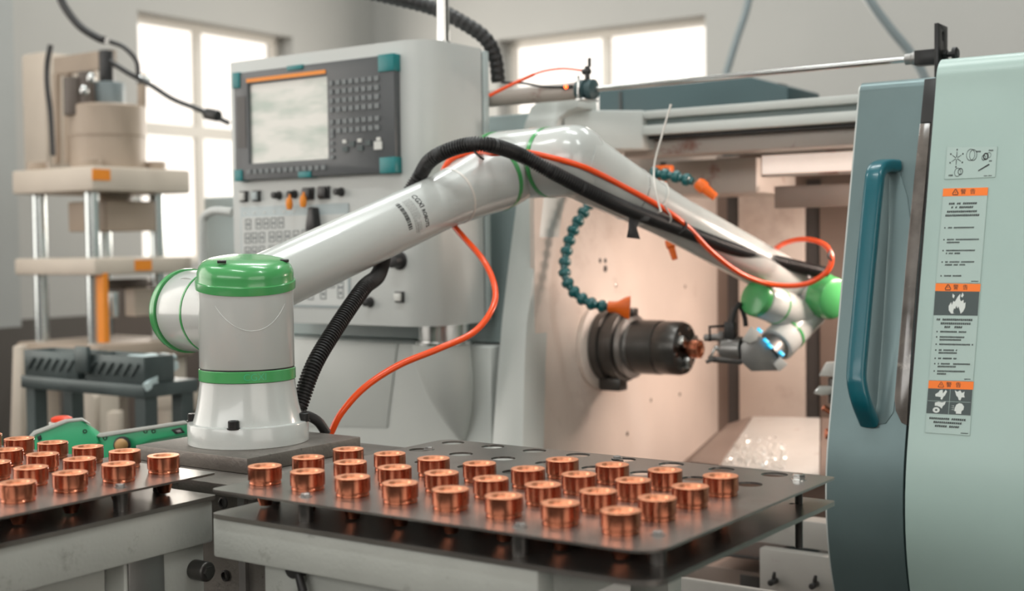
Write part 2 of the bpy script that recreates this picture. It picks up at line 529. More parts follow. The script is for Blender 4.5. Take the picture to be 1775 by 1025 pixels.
def tray(name, label, to, posts, studs, loc):
    """to(x, y, z): tray frame (x along the long side, y away) -> world"""
    t = thing(name, label, 'tray', loc, 'steel parts trays')
    x0, y0, x1, y1 = -0.035, -0.066, 0.622, 0.434
    rr = [0.012, 0.035, 0.008, 0.02]
    holes = [circle(c * SU, r * SV, 0.0180, 24) for r in range(6) for c in range(8)]
    small = [circle(p[0], p[1], 0.004, 10) for p in ((0.02, 0.40), (0.58, 0.385))]
    MB().prism([rrect(x0, y0, x1, y1, rr)] + holes, to, ZP - TH, ZP).build('upper_plate', 'tray_steel', t, bevel=0.0)
    MB().prism([rrect(x0, y0, x1, y1, rr)] + small, to, ZL - 0.006, ZL).build('lower_plate', 'tray_steel', t)
    for (x, y) in posts:
        MB().cyl(to(x, y, ZL), to(x, y, ZP - TH), 0.0095, n=20).build('standoff', 'dark_steel', t)
        b = MB()
        b.rev(to(x, y, ZP), (0, 0, 1), [(0.0085, 0), (0.0085, 0.001)], 20)
        b.rev(to(x, y, ZP + .001), (0, 0, 1), [(0.0062, 0), (0.0062, 0.0028), (0.005, 0.0034)], 6)
        b.build('bolt', 'dull_steel', t, angle=20)
    for (x, y) in studs:
        MB().tube([to(x, y, ZP - TH - i * 0.0008) for i in range(110)], [0.0048 + 0.0005 * (i % 2) for i in range(110)], 12).build('threaded_stud', 'dark_steel', t)
        b = MB()
        b.rev(to(x, y, ZP), (0, 0, 1), [(0.010, 0), (0.010, 0.0012)], 20)
        b.rev(to(x, y, ZP + .0012), (0, 0, 1), [(0.0085, 0), (0.0085, 0.0055), (0.0065, 0.0068)], 6)
        b.build('bolt', 'bright_steel', t, angle=20)
    return t


RX, RY = -1.250, 1.204
rot_l = 0.022
LX, LY = -1.436, 1.190


def to_right(x, y, z): return Vector((RX + x, RY + y, z))


def to_left(x, y, z):      # tray turned a quarter: its long side runs along -X, depth along -Y... kept at the same height
    c, s = math.cos(rot_l), math.sin(rot_l)
    X, Y = -x, -y
    return Vector((LX + X * c - Y * s, LY + X * s + Y * c, z))


tray('parts_tray', 'dark steel two-plate tray with round holes standing in front of the open lathe', to_right,
     [(0.109, -0.036), (0.437, -0.036), (0.585, 0.01), (-0.016, 0.03), (0.01, 0.335), (0.3, 0.41)], [(0.588, 0.389)], (RX + .29, RY + .18, ZL - .006))


# left tray: parts run from its right-hand corner; rows along -X, columns along -Y
def left_tray():
    t = thing('parts_tray', 'dark steel two-plate tray cut by the left edge of the photo, beside green pendant', 'tray', (LX - .2, LY - .25, ZL - .006), 'steel parts trays')
    c, s = math.cos(rot_l), math.sin(rot_l)

    def to(x, y, z):       # x: along +X from the corner part, y: along +Y
        return Vector((LX + x * c - y * s, LY + x * s + y * c, z))
    x0, x1, y0, y1 = -0.45, 0.066, -0.622, 0.037
    holes = [circle(-r * SV, -q * SU, 0.0180, 24) for r in range(6) for q in range(8)]
    MB().prism([rrect(x0, y0, x1, y1, [.012, .035, .006, .012])] + holes, to, ZP - TH, ZP).build('upper_plate', 'tray_steel', t)
    MB().prism([rrect(x0, y0, x1, y1, [.012, .035, .006, .012])], to, ZL - 0.006, ZL).build('lower_plate', 'tray_steel', t)
    for (x, y) in ((0.036, -0.105), (0.036, -0.42), (-0.03, 0.018), (-0.42, 0.01), (-.42, -.55)):
        MB().cyl(to(x, y, ZL), to(x, y, ZP - TH), 0.0095, n=20).build('standoff', 'dark_steel', t)
        b = MB()
        b.rev(to(x, y, ZP), (0, 0, 1), [(0.0085, 0), (0.0085, 0.001)], 20)
        b.rev(to(x, y, ZP + .001), (0, 0, 1), [(0.0062, 0), (0.0062, 0.0028), (0.005, 0.0034)], 6)
        b.build('bolt', 'dull_steel', t, angle=20)
    return to


to_l = left_tray()

# the copper part: rim with a stepped recess on top, shoulder on the plate, cone below
COPPER_TOP = [(0.0020, 0.0100), (0.0074, 0.0100), (0.0078, 0.0200), (0.0128, 0.0208), (0.0142, 0.0241), (0.0215, 0.0243), (0.0222, 0.0237)]
COPPER_SIDE = [(0.0222, 0.0237), (0.0222, 0.0228), (0.0217, 0.0224), (0.0217, 0.0219), (0.0223, 0.0215), (0.0223, 0.0064), (0.0219, 0.0060), (0.0210, 0.0058), (0.0207, 0.0034),
               (0.0211, 0.0028), (0.0211, 0.0006), (0.0206, 0.0), (0.0170, 0.0), (0.0170, -0.0050), (0.0162, -0.0060), (0.0085, -0.0265), (0.0080, -0.0285)]
cm = MB().rev((0, 0, 0), (0, 0, 1), COPPER_TOP, 40, 1, cap1=False).rev((0, 0, 0), (0, 0, 1), COPPER_SIDE, 40, 0, cap0=False).build('copper_fitting', ['copper', 'copper_face'], angle=28)
COPPER_ME = cm.data
bpy.data.objects.remove(cm)
ORD = ['first', 'second', 'third', 'fourth', 'fifth', 'sixth', 'seventh', 'eighth']


def fitting(p, label, group):
    o = bpy.data.objects.new('copper_fitting', COPPER_ME)
    o.location = p; o.rotation_euler.z = random.uniform(0, 6.28)
    COL.objects.link(o)
    return tag(o, label, 'copper part', group)


rown = ['front', 'second', 'third', 'fourth']
for r in range(4):
    cols = range(8) if r < 3 else range(4, 8)
    for k, c in enumerate(cols):
        fitting(to_right(c * SU, r * SV, ZP), 'turned copper fitting in the right tray, %s row, %s from left' % (rown[r], ORD[k]),
                'copper fittings in the right tray')
lrow = ['nearest', 'second', 'third', 'fourth', 'fifth', 'sixth']
for r in range(6):
    for q in range(4 if r < 2 else 3 if r < 4 else 2):
        p = to_l(-r * SV, -q * SU, ZP)
        fitting(p, 'turned copper fitting in the left tray, %s row, %s from its right' % (lrow[r], ORD[q]), 'copper fittings in the left tray')


# ---- tables that carry the trays
def table_right():
    t = thing('tray_table', 'white painted steel table frame with chipped edges under the right parts tray', 'table', (-1.0, 1.3, 0), 'tray tables')
    zt = ZL - 0.0062
    xr = aY(935, 1000, 1.145).x
    MB().box((-1.284, 1.142, zt - 0.052), (xr, 1.172, zt)).build('front_beam', 'table_white', t, bevel=0.003)
    MB().box((-1.284, 1.174, zt - 0.052), (-1.255, 1.60, zt)).build('side_beam', 'table_white', t, bevel=0.003)
    MB().box((xr - .03, 1.174, zt - 0.052), (xr, 1.60, zt)).build('side_beam', 'table_white', t, bevel=0.003)
    MB().box((-1.284, 1.602, zt - 0.052), (xr, 1.632, zt)).build('rear_beam', 'table_white', t, bevel=0.003)
    for x, y in ((-1.20, 1.20), (xr - .08, 1.20), (-1.20, 1.55), (xr - .08, 1.55)):
        MB().box((x - .03, y - .02, 0.0), (x + .03, y + .02, zt - 0.053)).build('leg', 'table_white', t, bevel=0.003)
    g0 = MB().prism([[(-1.165, zt - .054), (-0.99, zt - .054), (-1.06, zt - .21), (-1.165, zt - .21)]], XZ, 1.19, 1.196)
    g0.build('gusset_plate', 'table_white', t, bevel=0.001)
    k = aY(512, 985, 1.178)
    MB().rcyl((k.x, 1.199, k.z), (k.x, 1.170, k.z), 0.013, .003).cyl((k.x + .006, 1.175, k.z), (k.x + .016, 1.175, k.z - .028), .005, .0062, n=12).build('clamp_knob', 'black_plastic', t)


def table_left():
    t = thing('tray_table', 'white painted steel table frame with chipped edges under the left parts tray', 'table', (-1.65, 0.95, 0), 'tray tables')
    zt = ZL - 0.0062
    c, s = math.cos(rot_l), math.sin(rot_l)

    def lb(x0, y0, z0, x1, y1, z1):
        mb = MB()
        pts = [(x0, y0), (x1, y0), (x1, y1), (x0, y1)]
        return mb.prism([pts], lambda x, y, z: Vector((LX + x * c - y * s, LY + x * s + y * c, z)), z0, z1)
    lb(.030, -.62, zt - .060, .060, .034, zt).build('front_beam', 'table_white', t, bevel=0.003)
    lb(-.44, .004, zt - .060, .028, .034, zt).build('side_beam', 'table_white', t, bevel=0.003)
    lb(-.44, -.62, zt - .060, -.41, .002, zt).build('rear_beam', 'table_white', t, bevel=0.003)
    lb(-.02, -.11, 0, .045, .030, zt - .061).build('leg', 'table_white', t, bevel=0.003)
    lb(-.44, -.05, 0, -.38, .030, zt - .061).build('leg', 'table_white', t, bevel=0.003)
    lb(-.02, -.62, 0, .045, -.55, zt - .061).build('leg', 'table_white', t, bevel=0.003)
    lb(-.44, -.62, 0, -.38, -.55, zt - .061).build('leg', 'table_white', t, bevel=0.003)
    lb(.0455, -.105, zt - .35, .049, -.045, zt - .062).build('bolt_bracket', 'dull_steel', t, bevel=0.001)
    lb(-.80, .036, .826, -.325, .46, .832).build('pendant_shelf', 'dull_steel', t)
    lb(-.80, .42, 0, -.76, .46, .8255).build('leg', 'table_white', t)
    lb(-.365, .42, 0, -.325, .46, .8255).build('leg', 'table_white', t)
    lb(-.46, .0, .79, -.44, .035, .8255).build('shelf_bracket', 'table_white', t)
    k = aX(350, 990, -1.375)
    MB().rcyl((-1.392, k.y, k.z), (-1.362, k.y, k.z), .014, .003).rev((-1.362, k.y, k.z), (1, 0, 0), [(.009, 0), (.009, .004)], 6).build('clamp_bolt', 'dark_steel', t)
    # slanted inner brace seen below the beam
    MB().prism([[(LY - .45, zt - .062), (LY - .112, zt - .062), (LY - .112, zt - .26), (LY - .20, zt - .30)]], YZ, LX + .005, LX + .011).build('brace_plate', 'table_white', t)


table_right()
table_left()

# ---- robot pedestal
B = Vector((-1.548, 1.457, ZP))
ped = thing('robot_pedestal', 'grey steel pedestal and thick square mounting plate under the white robot', 'pedestal', (B.x, B.y, 0))
MB().box((-1.675, 1.333, .912), (-1.421, 1.585, ZP)).build('mounting_plate', 'plate_steel', ped, bevel=0.0015)
MB().box((-1.74, 1.262, .894), (-1.335, 1.655, .9115)).build('lower_plate', 'plate_steel', ped, bevel=0.0015)
cpl = MB()
xa, xb = aY(378, 1000, 1.30).x, aY(512, 1000, 1.30).x
cpl.box((xa - .1, 1.30, 0.02), (xb, 1.60, .8935))
cpl.build('column', 'plate_steel', ped, bevel=0.004)
MB().box((xa + .052, 1.293, .05), (xa + .066, 1.2995, .8935)).build('web_rib', 'dull_steel', ped)
MB().box((xa - .2, 1.24, 0), (xb + .03, 1.68, .0199)).build('foot_plate', 'plate_steel', ped, bevel=0.002)
for px, py in ((392, 998), (475, 996), (388, 872)):
    p = aY(px, py, 1.30) if py > 900 else aY(px, py, 1.262)
    b = MB()
    yy = 1.30 if py > 900 else 1.262
    b.rev((p.x, yy, p.z), (0, -1, 0), [(.0085, 0), (.0085, .003), (.006, .004), (.0055, .001)], 20)
    b.build('bolt', 'dark_steel', ped)

# ================================================================== ROBOT ARM
th = math.radians(8)
AX = Vector((-math.cos(th), math.sin(th), 0))
SHZ = 1.143
BC = Vector((B.x, B.y, SHZ))
A0 = BC + AX * 0.11
EL = aP(905, 285, A0, AX)
robot = thing('industrial_robot', 'white jointed robot arm with green joint caps reaching into the lathe', 'robot', tuple(B))
UPZ = Vector((0, 0, 1))
R = 0.0757
base = MB().rev(B, UPZ, [(.0955, 0), (.0965, .001), (.0965, .031), (.0955, .033), (.0880, .034), (.0860, .040), (.0815, .058), (.0780, .080), (.0762, .095), (.0757, .1005)], 64)
base = base.build('base_foot', 'robot_white', robot)
for ang in (-1.62, -.05, 1.5, 3.1):
    d = Vector((math.cos(ang + YAW), math.sin(ang + YAW), 0))
    p = B + d * .0905 + UPZ * .034
    MB().rev(p - UPZ * .002, UPZ, [(.0105, 0), (.0105, .002), (.0088, .002), (.0088, .0125), (.0075, .0135), (.0045, .0135), (.004, .008)], 20).build('socket_bolt', 'black_steel', base)
rg = MB().rev(B + UPZ * .101, UPZ, [(.0758, 0), (.0772, .001), (.0772, .0175), (.0758, .0185)], 64).build('base_ring', 'robot_green', robot)
MB().rev(B + UPZ * .1196, UPZ, [(.0752, 0), (.0752, .002)], 64).build('seam', 'black_plastic', robot)


def wrap_text(body, size, mp, mi=0, mb=None, bold=0.0, span=None):
    vs, fs = text_tris(body, size, bold)
    if span:                                # stretch to run from span[0] to span[1]
        x0, x1 = min(v.x for v in vs), max(v.x for v in vs)
        for v in vs: v.x = span[0] + (v.x - x0) / (x1 - x0) * (span[1] - span[0])
    mb = mb or MB()
    mb.add([mp(v.x, v.y) for v in vs], fs, mi)
    return mb


# raised letters on the green base ring
cam_ang = math.atan2(-B.y, -B.x)
tx = wrap_text('CGXI', .0155, lambda x, y: B + Vector((math.cos(cam_ang + (x + .012) / .0775), math.sin(cam_ang + (x + .012) / .0775), 0)) * .0775 + UPZ * (.1103 + y))
tx.build('raised_lettering', 'pendant_green', rg, label='raised letters on the green ring', merge=0)
body = MB().rev(B + UPZ * .1218, UPZ, [(.0750, 0), (.0757, .001), (.0757, .15)], 64, cap1=True).build('shoulder_housing', 'robot_white', robot)
# tilted green cap on top of the shoulder housing
tilt = math.radians(8.5)
cd = Vector((-B.x, -B.y, 0)).normalized()
cn = (UPZ * math.cos(tilt) + cd * math.sin(tilt)).normalized()
cz = B + UPZ * .2600
cap = MB().rev(cz, cn, [(.0765, -.012), (.0795, -.011), (.0800, -.005), (.0797, .0015), (.0775, .0025), (.0768, .0045), (.0768, .0130), (.0760, .0180), (.0735, .0240), (.0685, .0300), (.0610, .0340), (.0480, .0367), (.0280, .0378), (.0, .0382)], 64)
cap = cap.build('top_cap', 'robot_green', robot)
cx_, cy_, _ = frame(cn)
side = UPZ.cross(cd).normalized()
for sx in (-.036, .062):
    p = cz + cn * .0322 + side * sx + cd * (.046 if sx < 0 else .012)
    MB().obox(p, (side, cn.cross(side), cn), (.0070, .0040, .0022)).build('latch_slot', 'black_plastic', cap, bevel=.001)
# moulded curved seam on the housing where the shoulder barrel merges
sm = []
for i in range(25):
    u = -1 + 2 * i / 24
    ang = cam_ang + .12 + u * .80
    sm.append(B + Vector((math.cos(ang), math.sin(ang), 0)) * .0757 + UPZ * (.183 + .040 * u * u))
MB().tube(sm, .0007, 8).build('moulded_seam', 'robot_white', body)
# shoulder barrel
sb = MB().rev(BC, AX, [(.0690, .02), (.0690, .081), (.0672, .0825), (.0672, .086), (.0685, .0875), (.0690, .155), (.0680, .1575)], 64).build('shoulder_barrel', 'robot_white', robot)
MB().rev(BC, AX, [(.0680, .0826), (.0697, .083), (.0697, .0868), (.0680, .0872)], 64).build('shoulder_ring', 'robot_green', robot)
MB().rev(BC, AX, [(.0668, .1575), (.0668, .1595)], 64).build('seam', 'black_plastic', robot)
MB().rev(BC, AX, [(.0690, .1597), (.0718, .1600), (.0722, .166), (.0715, .172), (.068, .180), (.056, .187), (.030, .190), (0, .191)], 64).build('shoulder_cap', 'robot_green', robot)

# upper arm
ad = (EL - A0)
AL = ad.length; ad.normalize()
prof = []
for i in range(40):
    s_ = i / 39
    h = -0.02 + s_ * (AL - 0.075)
    r = .0545 + .0135 * max(0, 1 - (h + .02) / .17) ** 2 + .0165 * min(1, max(0, (h - (AL - .27)) / .17)) ** 1.6
    prof.append((r, h))
ua = MB().rev(A0, ad, prof, 56).build('upper_arm', 'robot_white', robot)
re_ = prof[-1][0]; he = prof[-1][1]
hg = AL - .215
rg_ = .0545 + .0165 * max(0, (hg - (AL - .27)) / .17) ** 1.6
MB().rev(A0, ad, [(rg_ - .001, hg - .003), (rg_ + .0006, hg - .0025), (rg_ + .0012, hg + .0025), (rg_, hg + .003)], 56).build('sleeve_edge', 'tie_clear', ua)
MB().rev(A0, ad, [(re_, he + .0005), (re_ + .0012, he + .001), (re_ + .0012, he + .011), (re_, he + .0115)], 56).build('elbow_ring', 'robot_green', robot)
MB().rev(A0, ad, [(re_, he + .0118), (re_ + .001, he + .03), (re_, he + .055), (re_ - .012, he + .075)], 56).build('elbow_neck', 'robot_white', robot)
# elbow hub across the arm
MB().rcyl(EL + AX * .072, EL - AX * .074, .0722, .008, 56).build('elbow_hub', 'robot_white', robot)
MB().rev(EL + AX * .073, AX, [(.070, 0), (.0735, .001), (.0735, .009), (.067, .019), (.048, .025), (0, .027)], 56).build('elbow_cap', 'robot_green', robot)
MB().rev(EL - AX * .0745, -AX, [(.070, 0), (.0735, .0005), (.0735, .0100), (.070, .0105)], 56).build('elbow_ring', 'robot_green', robot)
F0 = EL - AX * .135
WR = aD(1392, 502, 3.06)
hub = MB().rev(EL - AX * .0852, -AX, [(.070, 0), (.0727, .001), (.0732, .03), (.0730, .058), (.069, .080), (.060, .097), (.045, .109), (.024, .116), (0, .118)], 56)
hub.build('forearm_hub', 'robot_white', robot)
fd = WR - F0; FL = fd.length; fd.normalize()
fp = []
for i in range(40):
    h = i / 39 * (FL + 0.0)
    e = max(0, 1 - h / .30)
    fp.append((.0510 + .0200 * e ** 1.25, h))
fa = MB().rev(F0, fd, fp, 56).build('forearm', 'robot_white', robot)
MB().rev(F0, fd, [(.0572, .1715), (.0592, .1722), (.0592, .1732), (.0572, .174)], 56).build('seam', 'dull_steel', fa)


# nameplate wrapped round the upper arm
def on_arm(axis_o, axis_d, rad, ref):
    x, y, d = frame(axis_d)

    def f(circ, along, lift=.0003):
        a = ref + circ / rad
        return axis_o + d * along + (x * math.cos(a) + y * math.sin(a)) * (rad + lift)
    return f


fx, fy, fd_ = frame(ad)
mid = A0 + ad * .42
tov = (CAM - mid); tov = (tov - fd_ * tov.dot(fd_)).normalized()
ref = math.atan2(tov.dot(fy), tov.dot(fx))
# direction sign: circ > 0 should run downwards on the side that faces the lens
test = on_arm(A0, ad, .0545, ref)
sgn = -1 if test(.02, .4).z > test(-.02, .4).z else 1


def arm_along(px, py):
    p = aP(px, py, mid, tov)
    return (p - A0).dot(fd_)


al_t = arm_along(727, 375) - .030
rad_l = .0545 + .0135 * max(0, 1 - (al_t + .02) / .17) ** 2 + .0001
onA = lambda c, a, l=.0003: on_arm(A0, ad, rad_l, ref)(sgn * c, a, l)
np_ = MB()
wrap_text('CGXI', .0165, lambda x, y: onA(x, al_t + y), 0, np_, .0003, (-.037, -.007))
wrap_text('ROBOTS', .0120, lambda x, y: onA(x, al_t - .0015 + y), 0, np_, .0003, (-.002, .033))


def patch(mb, c0, a0, c1, a1, mi, lift=.0004, n=6):
    for i in range(n):
        ca, cb = c0 + (c1 - c0) * i / n, c0 + (c1 - c0) * (i + 1) / n
        mb.add([onA(ca, a0, lift), onA(cb, a0, lift), onA(cb, a1, lift), onA(ca, a1, lift)], [(0, 1, 2, 3)], mi)


for k in range(5):                         # fine print beside the name
    a = al_t - .0135 - k * .0042
    c = -.034
    while c < (.034 if k > 2 else .010):
        w = random.uniform(.002, .006)
        patch(np_, c, a, c + w, a - .0014, 1, n=1); c += w + .0012
for k in range(3):
    a = al_t - .016 - k * .004; c = .016
    while c < .034:
        w = random.uniform(.002, .004); patch(np_, c, a, c + w, a - .0014, 1, n=1); c += w + .001
c = -.034
while c < .022:                            # bar code
    w = random.choice((.0009, .0009, .0018, .0027)); patch(np_, c, al_t - .0405, c + w, al_t - .0505, 0, n=1); c += w + random.choice((.0009, .0016))
np_.build('nameplate_print', ['print_black', 'print_grey'], ua, label='black lettering, fine print and bar code', merge=0)

# wrist
w1a, w1b = aD(1345, 494, 3.14), aD(1424, 513, 3.01)
w1d = (w1b - w1a).normalized()
MB().rcyl(w1a, w1b, .0505, .008, 48).build('wrist_housing', 'robot_white', robot)
MB().rev(w1a + w1d * .035, w1d, [(.0505, 0), (.0515, .0005), (.0515, .006), (.0505, .0065)], 48).build('wrist_ring', 'robot_green', robot)
MB().rev(w1b + w1d * .001, w1d, [(.0505, 0), (.0525, .001), (.0530, .010), (.0505, .016), (.0500, .018), (.0495, .034), (.046, .042), (.035, .048), (0, .050)], 48).build('wrist_cap', 'robot_green', robot)
w2a, w2b = aD(1316, 519, 2.93), aD(1388, 548, 3.02)
w2d = (w2b - w2a).normalized()
MB().rcyl(w2a, w2b, .0415, .008, 48).build('wrist_housing', 'robot_white', robot)
MB().rev(w2a + w2d * .058, w2d, [(.0415, 0), (.0424, .0005), (.0424, .005), (.0415, .0055)], 48).build('wrist_ring', 'robot_green', robot)
MB().rev(w2a - w2d * .001, -w2d, [(.0415, 0), (.0425, .001), (.0425, .010), (.0400, .016), (.028, .020), (0, .021)], 48).build('wrist_cap', 'robot_green', robot)
w3a, w3b = aD(1402, 540, 3.04), aD(1338, 607, 2.96)
w3d = (w3b - w3a).normalized(); L3 = (w3b - w3a).length
MB().rev(w3a, w3d, [(.040, -.02), (.0425, 0), (.0425, L3 * .55)], 48).build('wrist_housing', 'robot_white', robot)
MB().rev(w3a, w3d, [(.0425, L3 * .552), (.0434, L3 * .555), (.0434, L3 * .60), (.0425, L3 * .605)], 48).build('wrist_ring', 'robot_green', robot)
MB().rev(w3a, w3d, [(.0420, L3 * .606), (.0420, L3 * .86), (.0405, L3 * .88)], 48).build('tool_flange', 'panel_grey', robot)
MB().rev(w3a, w3d, [(.0330, L3 * .882), (.0330, L3 * 1.12)], 40).build('adapter_ring', 'dull_steel', robot)
lx_, ly_, _ = frame(w3d)
for px, py in ((1317, 573), (1328, 591), (1335, 600), (1355, 613)):
    c = aD(px, py, 2.922); q = ray(px, py)
    MB().obox(c, (w3d, q, w3d.cross(q)), (.0045, .004, .0070)).build('status_light', 'led_blue', robot, bevel=.0008)

# gripper: wedge bracket, air gripper, fingers
gr = MB()
wp = [(1284, 600), (1300, 577), (1322, 585), (1352, 628), (1348, 643), (1302, 644), (1285, 628)]
w2 = [aD(px, py, 2.93) for px, py in wp]
nrm = ray(1310, 610).normalized()
gr.add(w2 + [p + nrm * .06 for p in w2], [tuple(range(7)), tuple(range(13, 6, -1))] + [(i, (i + 1) % 7, 7 + (i + 1) % 7, 7 + i) for i in range(7)])
gr = gr.build('gripper', 'dull_steel', robot, bevel=.002)
b = MB(); pts = [aD(px, py, 2.915) for px, py in ((1286, 590), (1302, 566), (1316, 577), (1312, 590), (1300, 596))]
b.add(pts + [p + nrm * .04 for p in pts], [tuple(range(5)), tuple(range(9, 4, -1))] + [(i, (i + 1) % 5, 5 + (i + 1) % 5, 5 + i) for i in range(5)])
b.build('wedge_clamp', 'chute_white', gr, bevel=.001)  # both wedge clamps are white to paint in overexposed glare
b = MB(); pts = [aD(px, py, 2.92) for px, py in ((1341, 632), (1352, 618), (1366, 632), (1350, 645))]
b.add(pts + [p + nrm * .03 for p in pts], [tuple(range(4)), tuple(range(7, 3, -1))] + [(i, (i + 1) % 4, 4 + (i + 1) % 4, 4 + i) for i in range(4)])
b.build('wedge_clamp', 'chute_white', gr, bevel=.001)
g0, g1 = aD(1286, 606, 2.95), aD(1253, 605, 2.97)
MB().rcyl(g0, g1, .030, .003, 36).build('gripper_body', 'dull_steel', gr)
MB().rcyl(aD(1256, 586, 2.965), aD(1246, 586, 2.97), .017, .002, 6).build('rod_nut', 'dull_steel', gr)
MB().rcyl(aD(1250, 585, 2.965), aD(1221, 586, 2.985), .0085, .002, 20).build('push_rod', 'dull_steel', gr)
MB().bar(aD(1286, 627, 2.945), aD(1229, 622, 2.97), .026, .013).bar(aD(1240, 622, 2.96), aD(1224, 628, 2.965), .018, .008).build('jaw', 'dark_steel', gr, bevel=.001)
MB().bar(aD(1231, 620, 2.95), aD(1241, 600, 2.95), .008, .006).bar(aD(1241, 600, 2.95), aD(1250, 615, 2.95), .008, .008).build('jaw_link', 'bright_steel', gr, bevel=.001)
MB().tube([aD(px, py, 2.95) for px, py in ((1231, 592), (1230, 567), (1258, 565), (1264, 575))], .0035, 8).build('sensor_bracket', 'black_steel', gr)
MB().obox(aD(1266, 573, 2.95), ((1, 0, 0), (0, 1, 0), (0, 0, 1)), (.012, .01, .02)).build('air_fitting', 'black_plastic', gr, bevel=.002)
MB().tube(spline([aD(px, py, 2.95) for px, py in ((1262, 578), (1266, 552), (1280, 528), (1290, 548), (1293, 566))]), .0055, 10).build('air_hose', 'black_rubber', gr)
MB().tube(spline([aD(px, py, 2.94) for px, py in ((1268, 560), (1274, 538), (1284, 525))]), .006, 10).build('air_hose', 'black_rubber', gr)

# ================================================================== HOSES AND TUBES ON THE ROBOT
# black corrugated conduit
dnv = fd_.cross(tov).normalized()
if dnv.z > 0: dnv = -dnv


def round_arm(s_, deg, r):                 # 0 = side facing the lens, 90 = underside, -90 = top
    a_ = math.radians(deg); return A0 + fd_ * s_ + (tov * math.cos(a_) + dnv * math.sin(a_)) * r


s_low, s_top = arm_along(668, 455), arm_along(702, 330)
ho = .0545 + .017
hp = [aD(518, 705, 2.17), aD(545, 632, 2.20), aD(585, 565, 2.26), aD(630, 500, 2.34), round_arm(s_low, 112, ho + .004), round_arm(s_low * .5 + s_top * .5 + .05, 180, ho + .004), round_arm(s_top + .075, -118, ho), aD(750, 275, 2.49), aD(798, 254, 2.46),
      aD(845, 251, 2.45), aD(900, 268, 2.51), aD(960, 300, 2.53), aD(1030, 336, 2.57), aD(1100, 368, 2.65), aD(1180, 398, 2.75), aD(1260, 428, 2.84), aD(1340, 452, 2.94), aD(1432, 474, 2.99)]
hpath = resample(spline(hp, 10), .0014)
rad = [(.0152 if (i % 4) in (0, 1) else .0122) for i in range(len(hpath))]
hose = MB().tube(hpath, rad, 14).build('corrugated_hose', 'black_rubber', angle=60)
tag(hose, 'black corrugated conduit looping over the elbow of the white robot arm', 'hose')
# black cable elbow leaving the robot base
ce = MB().tube(spline([aD(522, 722, 2.17), aD(535, 722, 2.18), aD(552, 732, 2.19), aD(566, 752, 2.2)], 8), .0085, 14)
ce.rcyl(aD(519, 718, 2.165), aD(527, 722, 2.17), .011, .002, 16)
tag(ce.build('power_cable', 'black_rubber'), 'short black cable bending out of the robot base behind its foot', 'cable')
# orange air tube
op = [aD(573, 752, 2.24), aD(592, 716, 2.24), aD(632, 672, 2.25), aD(690, 634, 2.27), aD(760, 605, 2.29), aD(820, 577, 2.33), aD(852, 538, 2.37), aD(858, 500, 2.42), aD(838, 452, 2.47), round_arm(arm_along(802, 402), 100, .066),
      round_arm(arm_along(800, 350), 180, .067), round_arm(arm_along(788, 292), -100, .067), round_arm(arm_along(815, 276), -66, .067), aD(856, 266, 2.50), aD(900, 263, 2.53), aD(950, 272, 2.545), aD(1015, 291, 2.56), aD(1085, 326, 2.64), aD(1150, 362, 2.70),
      aD(1192, 394, 2.75), aD(1235, 438, 2.80), aD(1285, 475, 2.86), aD(1340, 494, 2.90), aD(1395, 493, 2.90), aD(1432, 472, 2.89), aD(1441, 446, 2.89), aD(1428, 424, 2.90), aD(1395, 415, 2.93), aD(1362, 421, 2.98), aD(1340, 434, 3.05)]
tag(MB().tube(spline(op, 8), .0060, 12).build('air_tube', 'tube_orange'), 'orange plastic air tube running along the robot arm with a loop at the wrist', 'tube')


def tie_ring(name, label, path_pt, direction, r, mat_='black_plastic', tail=None):
    t = MB()
    x, y, d = frame(direction)
    pts = [Vector(path_pt) + (x * math.cos(a) + y * math.sin(a)) * r for a in [2 * math.pi * i / 24 for i in range(25)]]
    t.tube(pts, .0016, 6)
    if tail: t.tube([Vector(p) for p in tail], .0018, 6)
    return tag(t.build(name, mat_), label, 'cable tie')


fo = lambda s_: F0 + fd * s_
s1 = ((aD(1148, 350, 2.72) - F0).dot(fd))
tie = MB()
x, y, d = frame(fd)
cpt = F0 + fd * s1
rr = .0560
tie.tube([cpt + fd * (.012 * math.sin(a)) + (x * math.cos(a) + y * math.sin(a)) * (rr + (.026 if math.sin(a - 2.4) > .0 else 0) * 0) for a in [2 * math.pi * i / 40 for i in range(41)]], .0019, 6)
top = aD(1134, 288, 2.66)
tie.tube(spline([aD(1146, 368, 2.60), aD(1136, 330, 2.62), top, aD(1147, 236, 2.66), aD(1163, 181, 2.66)], 6), [.0022] * 24 + [.0028], 8)
tag(tie.build('cable_tie', 'tie_clear'), 'long clear cable tie round the forearm, its tail sticking up', 'cable tie')
cb = MB()
cb.tube(spline([aD(1151, 355, 2.68), aD(1163, 378, 2.70), aD(1155, 398, 2.72)], 5), .002, 6)
tag(cb.build('cable_tie', 'tie_clear'), 'clear cable tie strapping the black conduit beneath the orange tube', 'cable tie')
tag(MB().tube(spline([aD(1184, 383, 2.74), aD(1190, 389, 2.735), aD(1186, 398, 2.735), aD(1176, 405, 2.735)], 5), .0024, 6).build('cable_tie', 'black_plastic'), 'small black tie on orange tube where it leaves the conduit', 'cable tie')
tag(MB().tube(spline([aD(822, 262, 2.44), aD(832, 272, 2.43), aD(838, 276, 2.44)], 5), .0022, 6).build('cable_tie', 'black_plastic'), 'thin black tie under the hump of the conduit', 'cable tie')
tag(MB().tube(spline([aD(1440, 432, 2.89), aD(1436, 445, 2.882), aD(1443, 452, 2.885)], 5), .0026, 6).build('cable_tie', 'black_plastic'), 'small black tie on the orange loop at the wrist', 'cable tie')
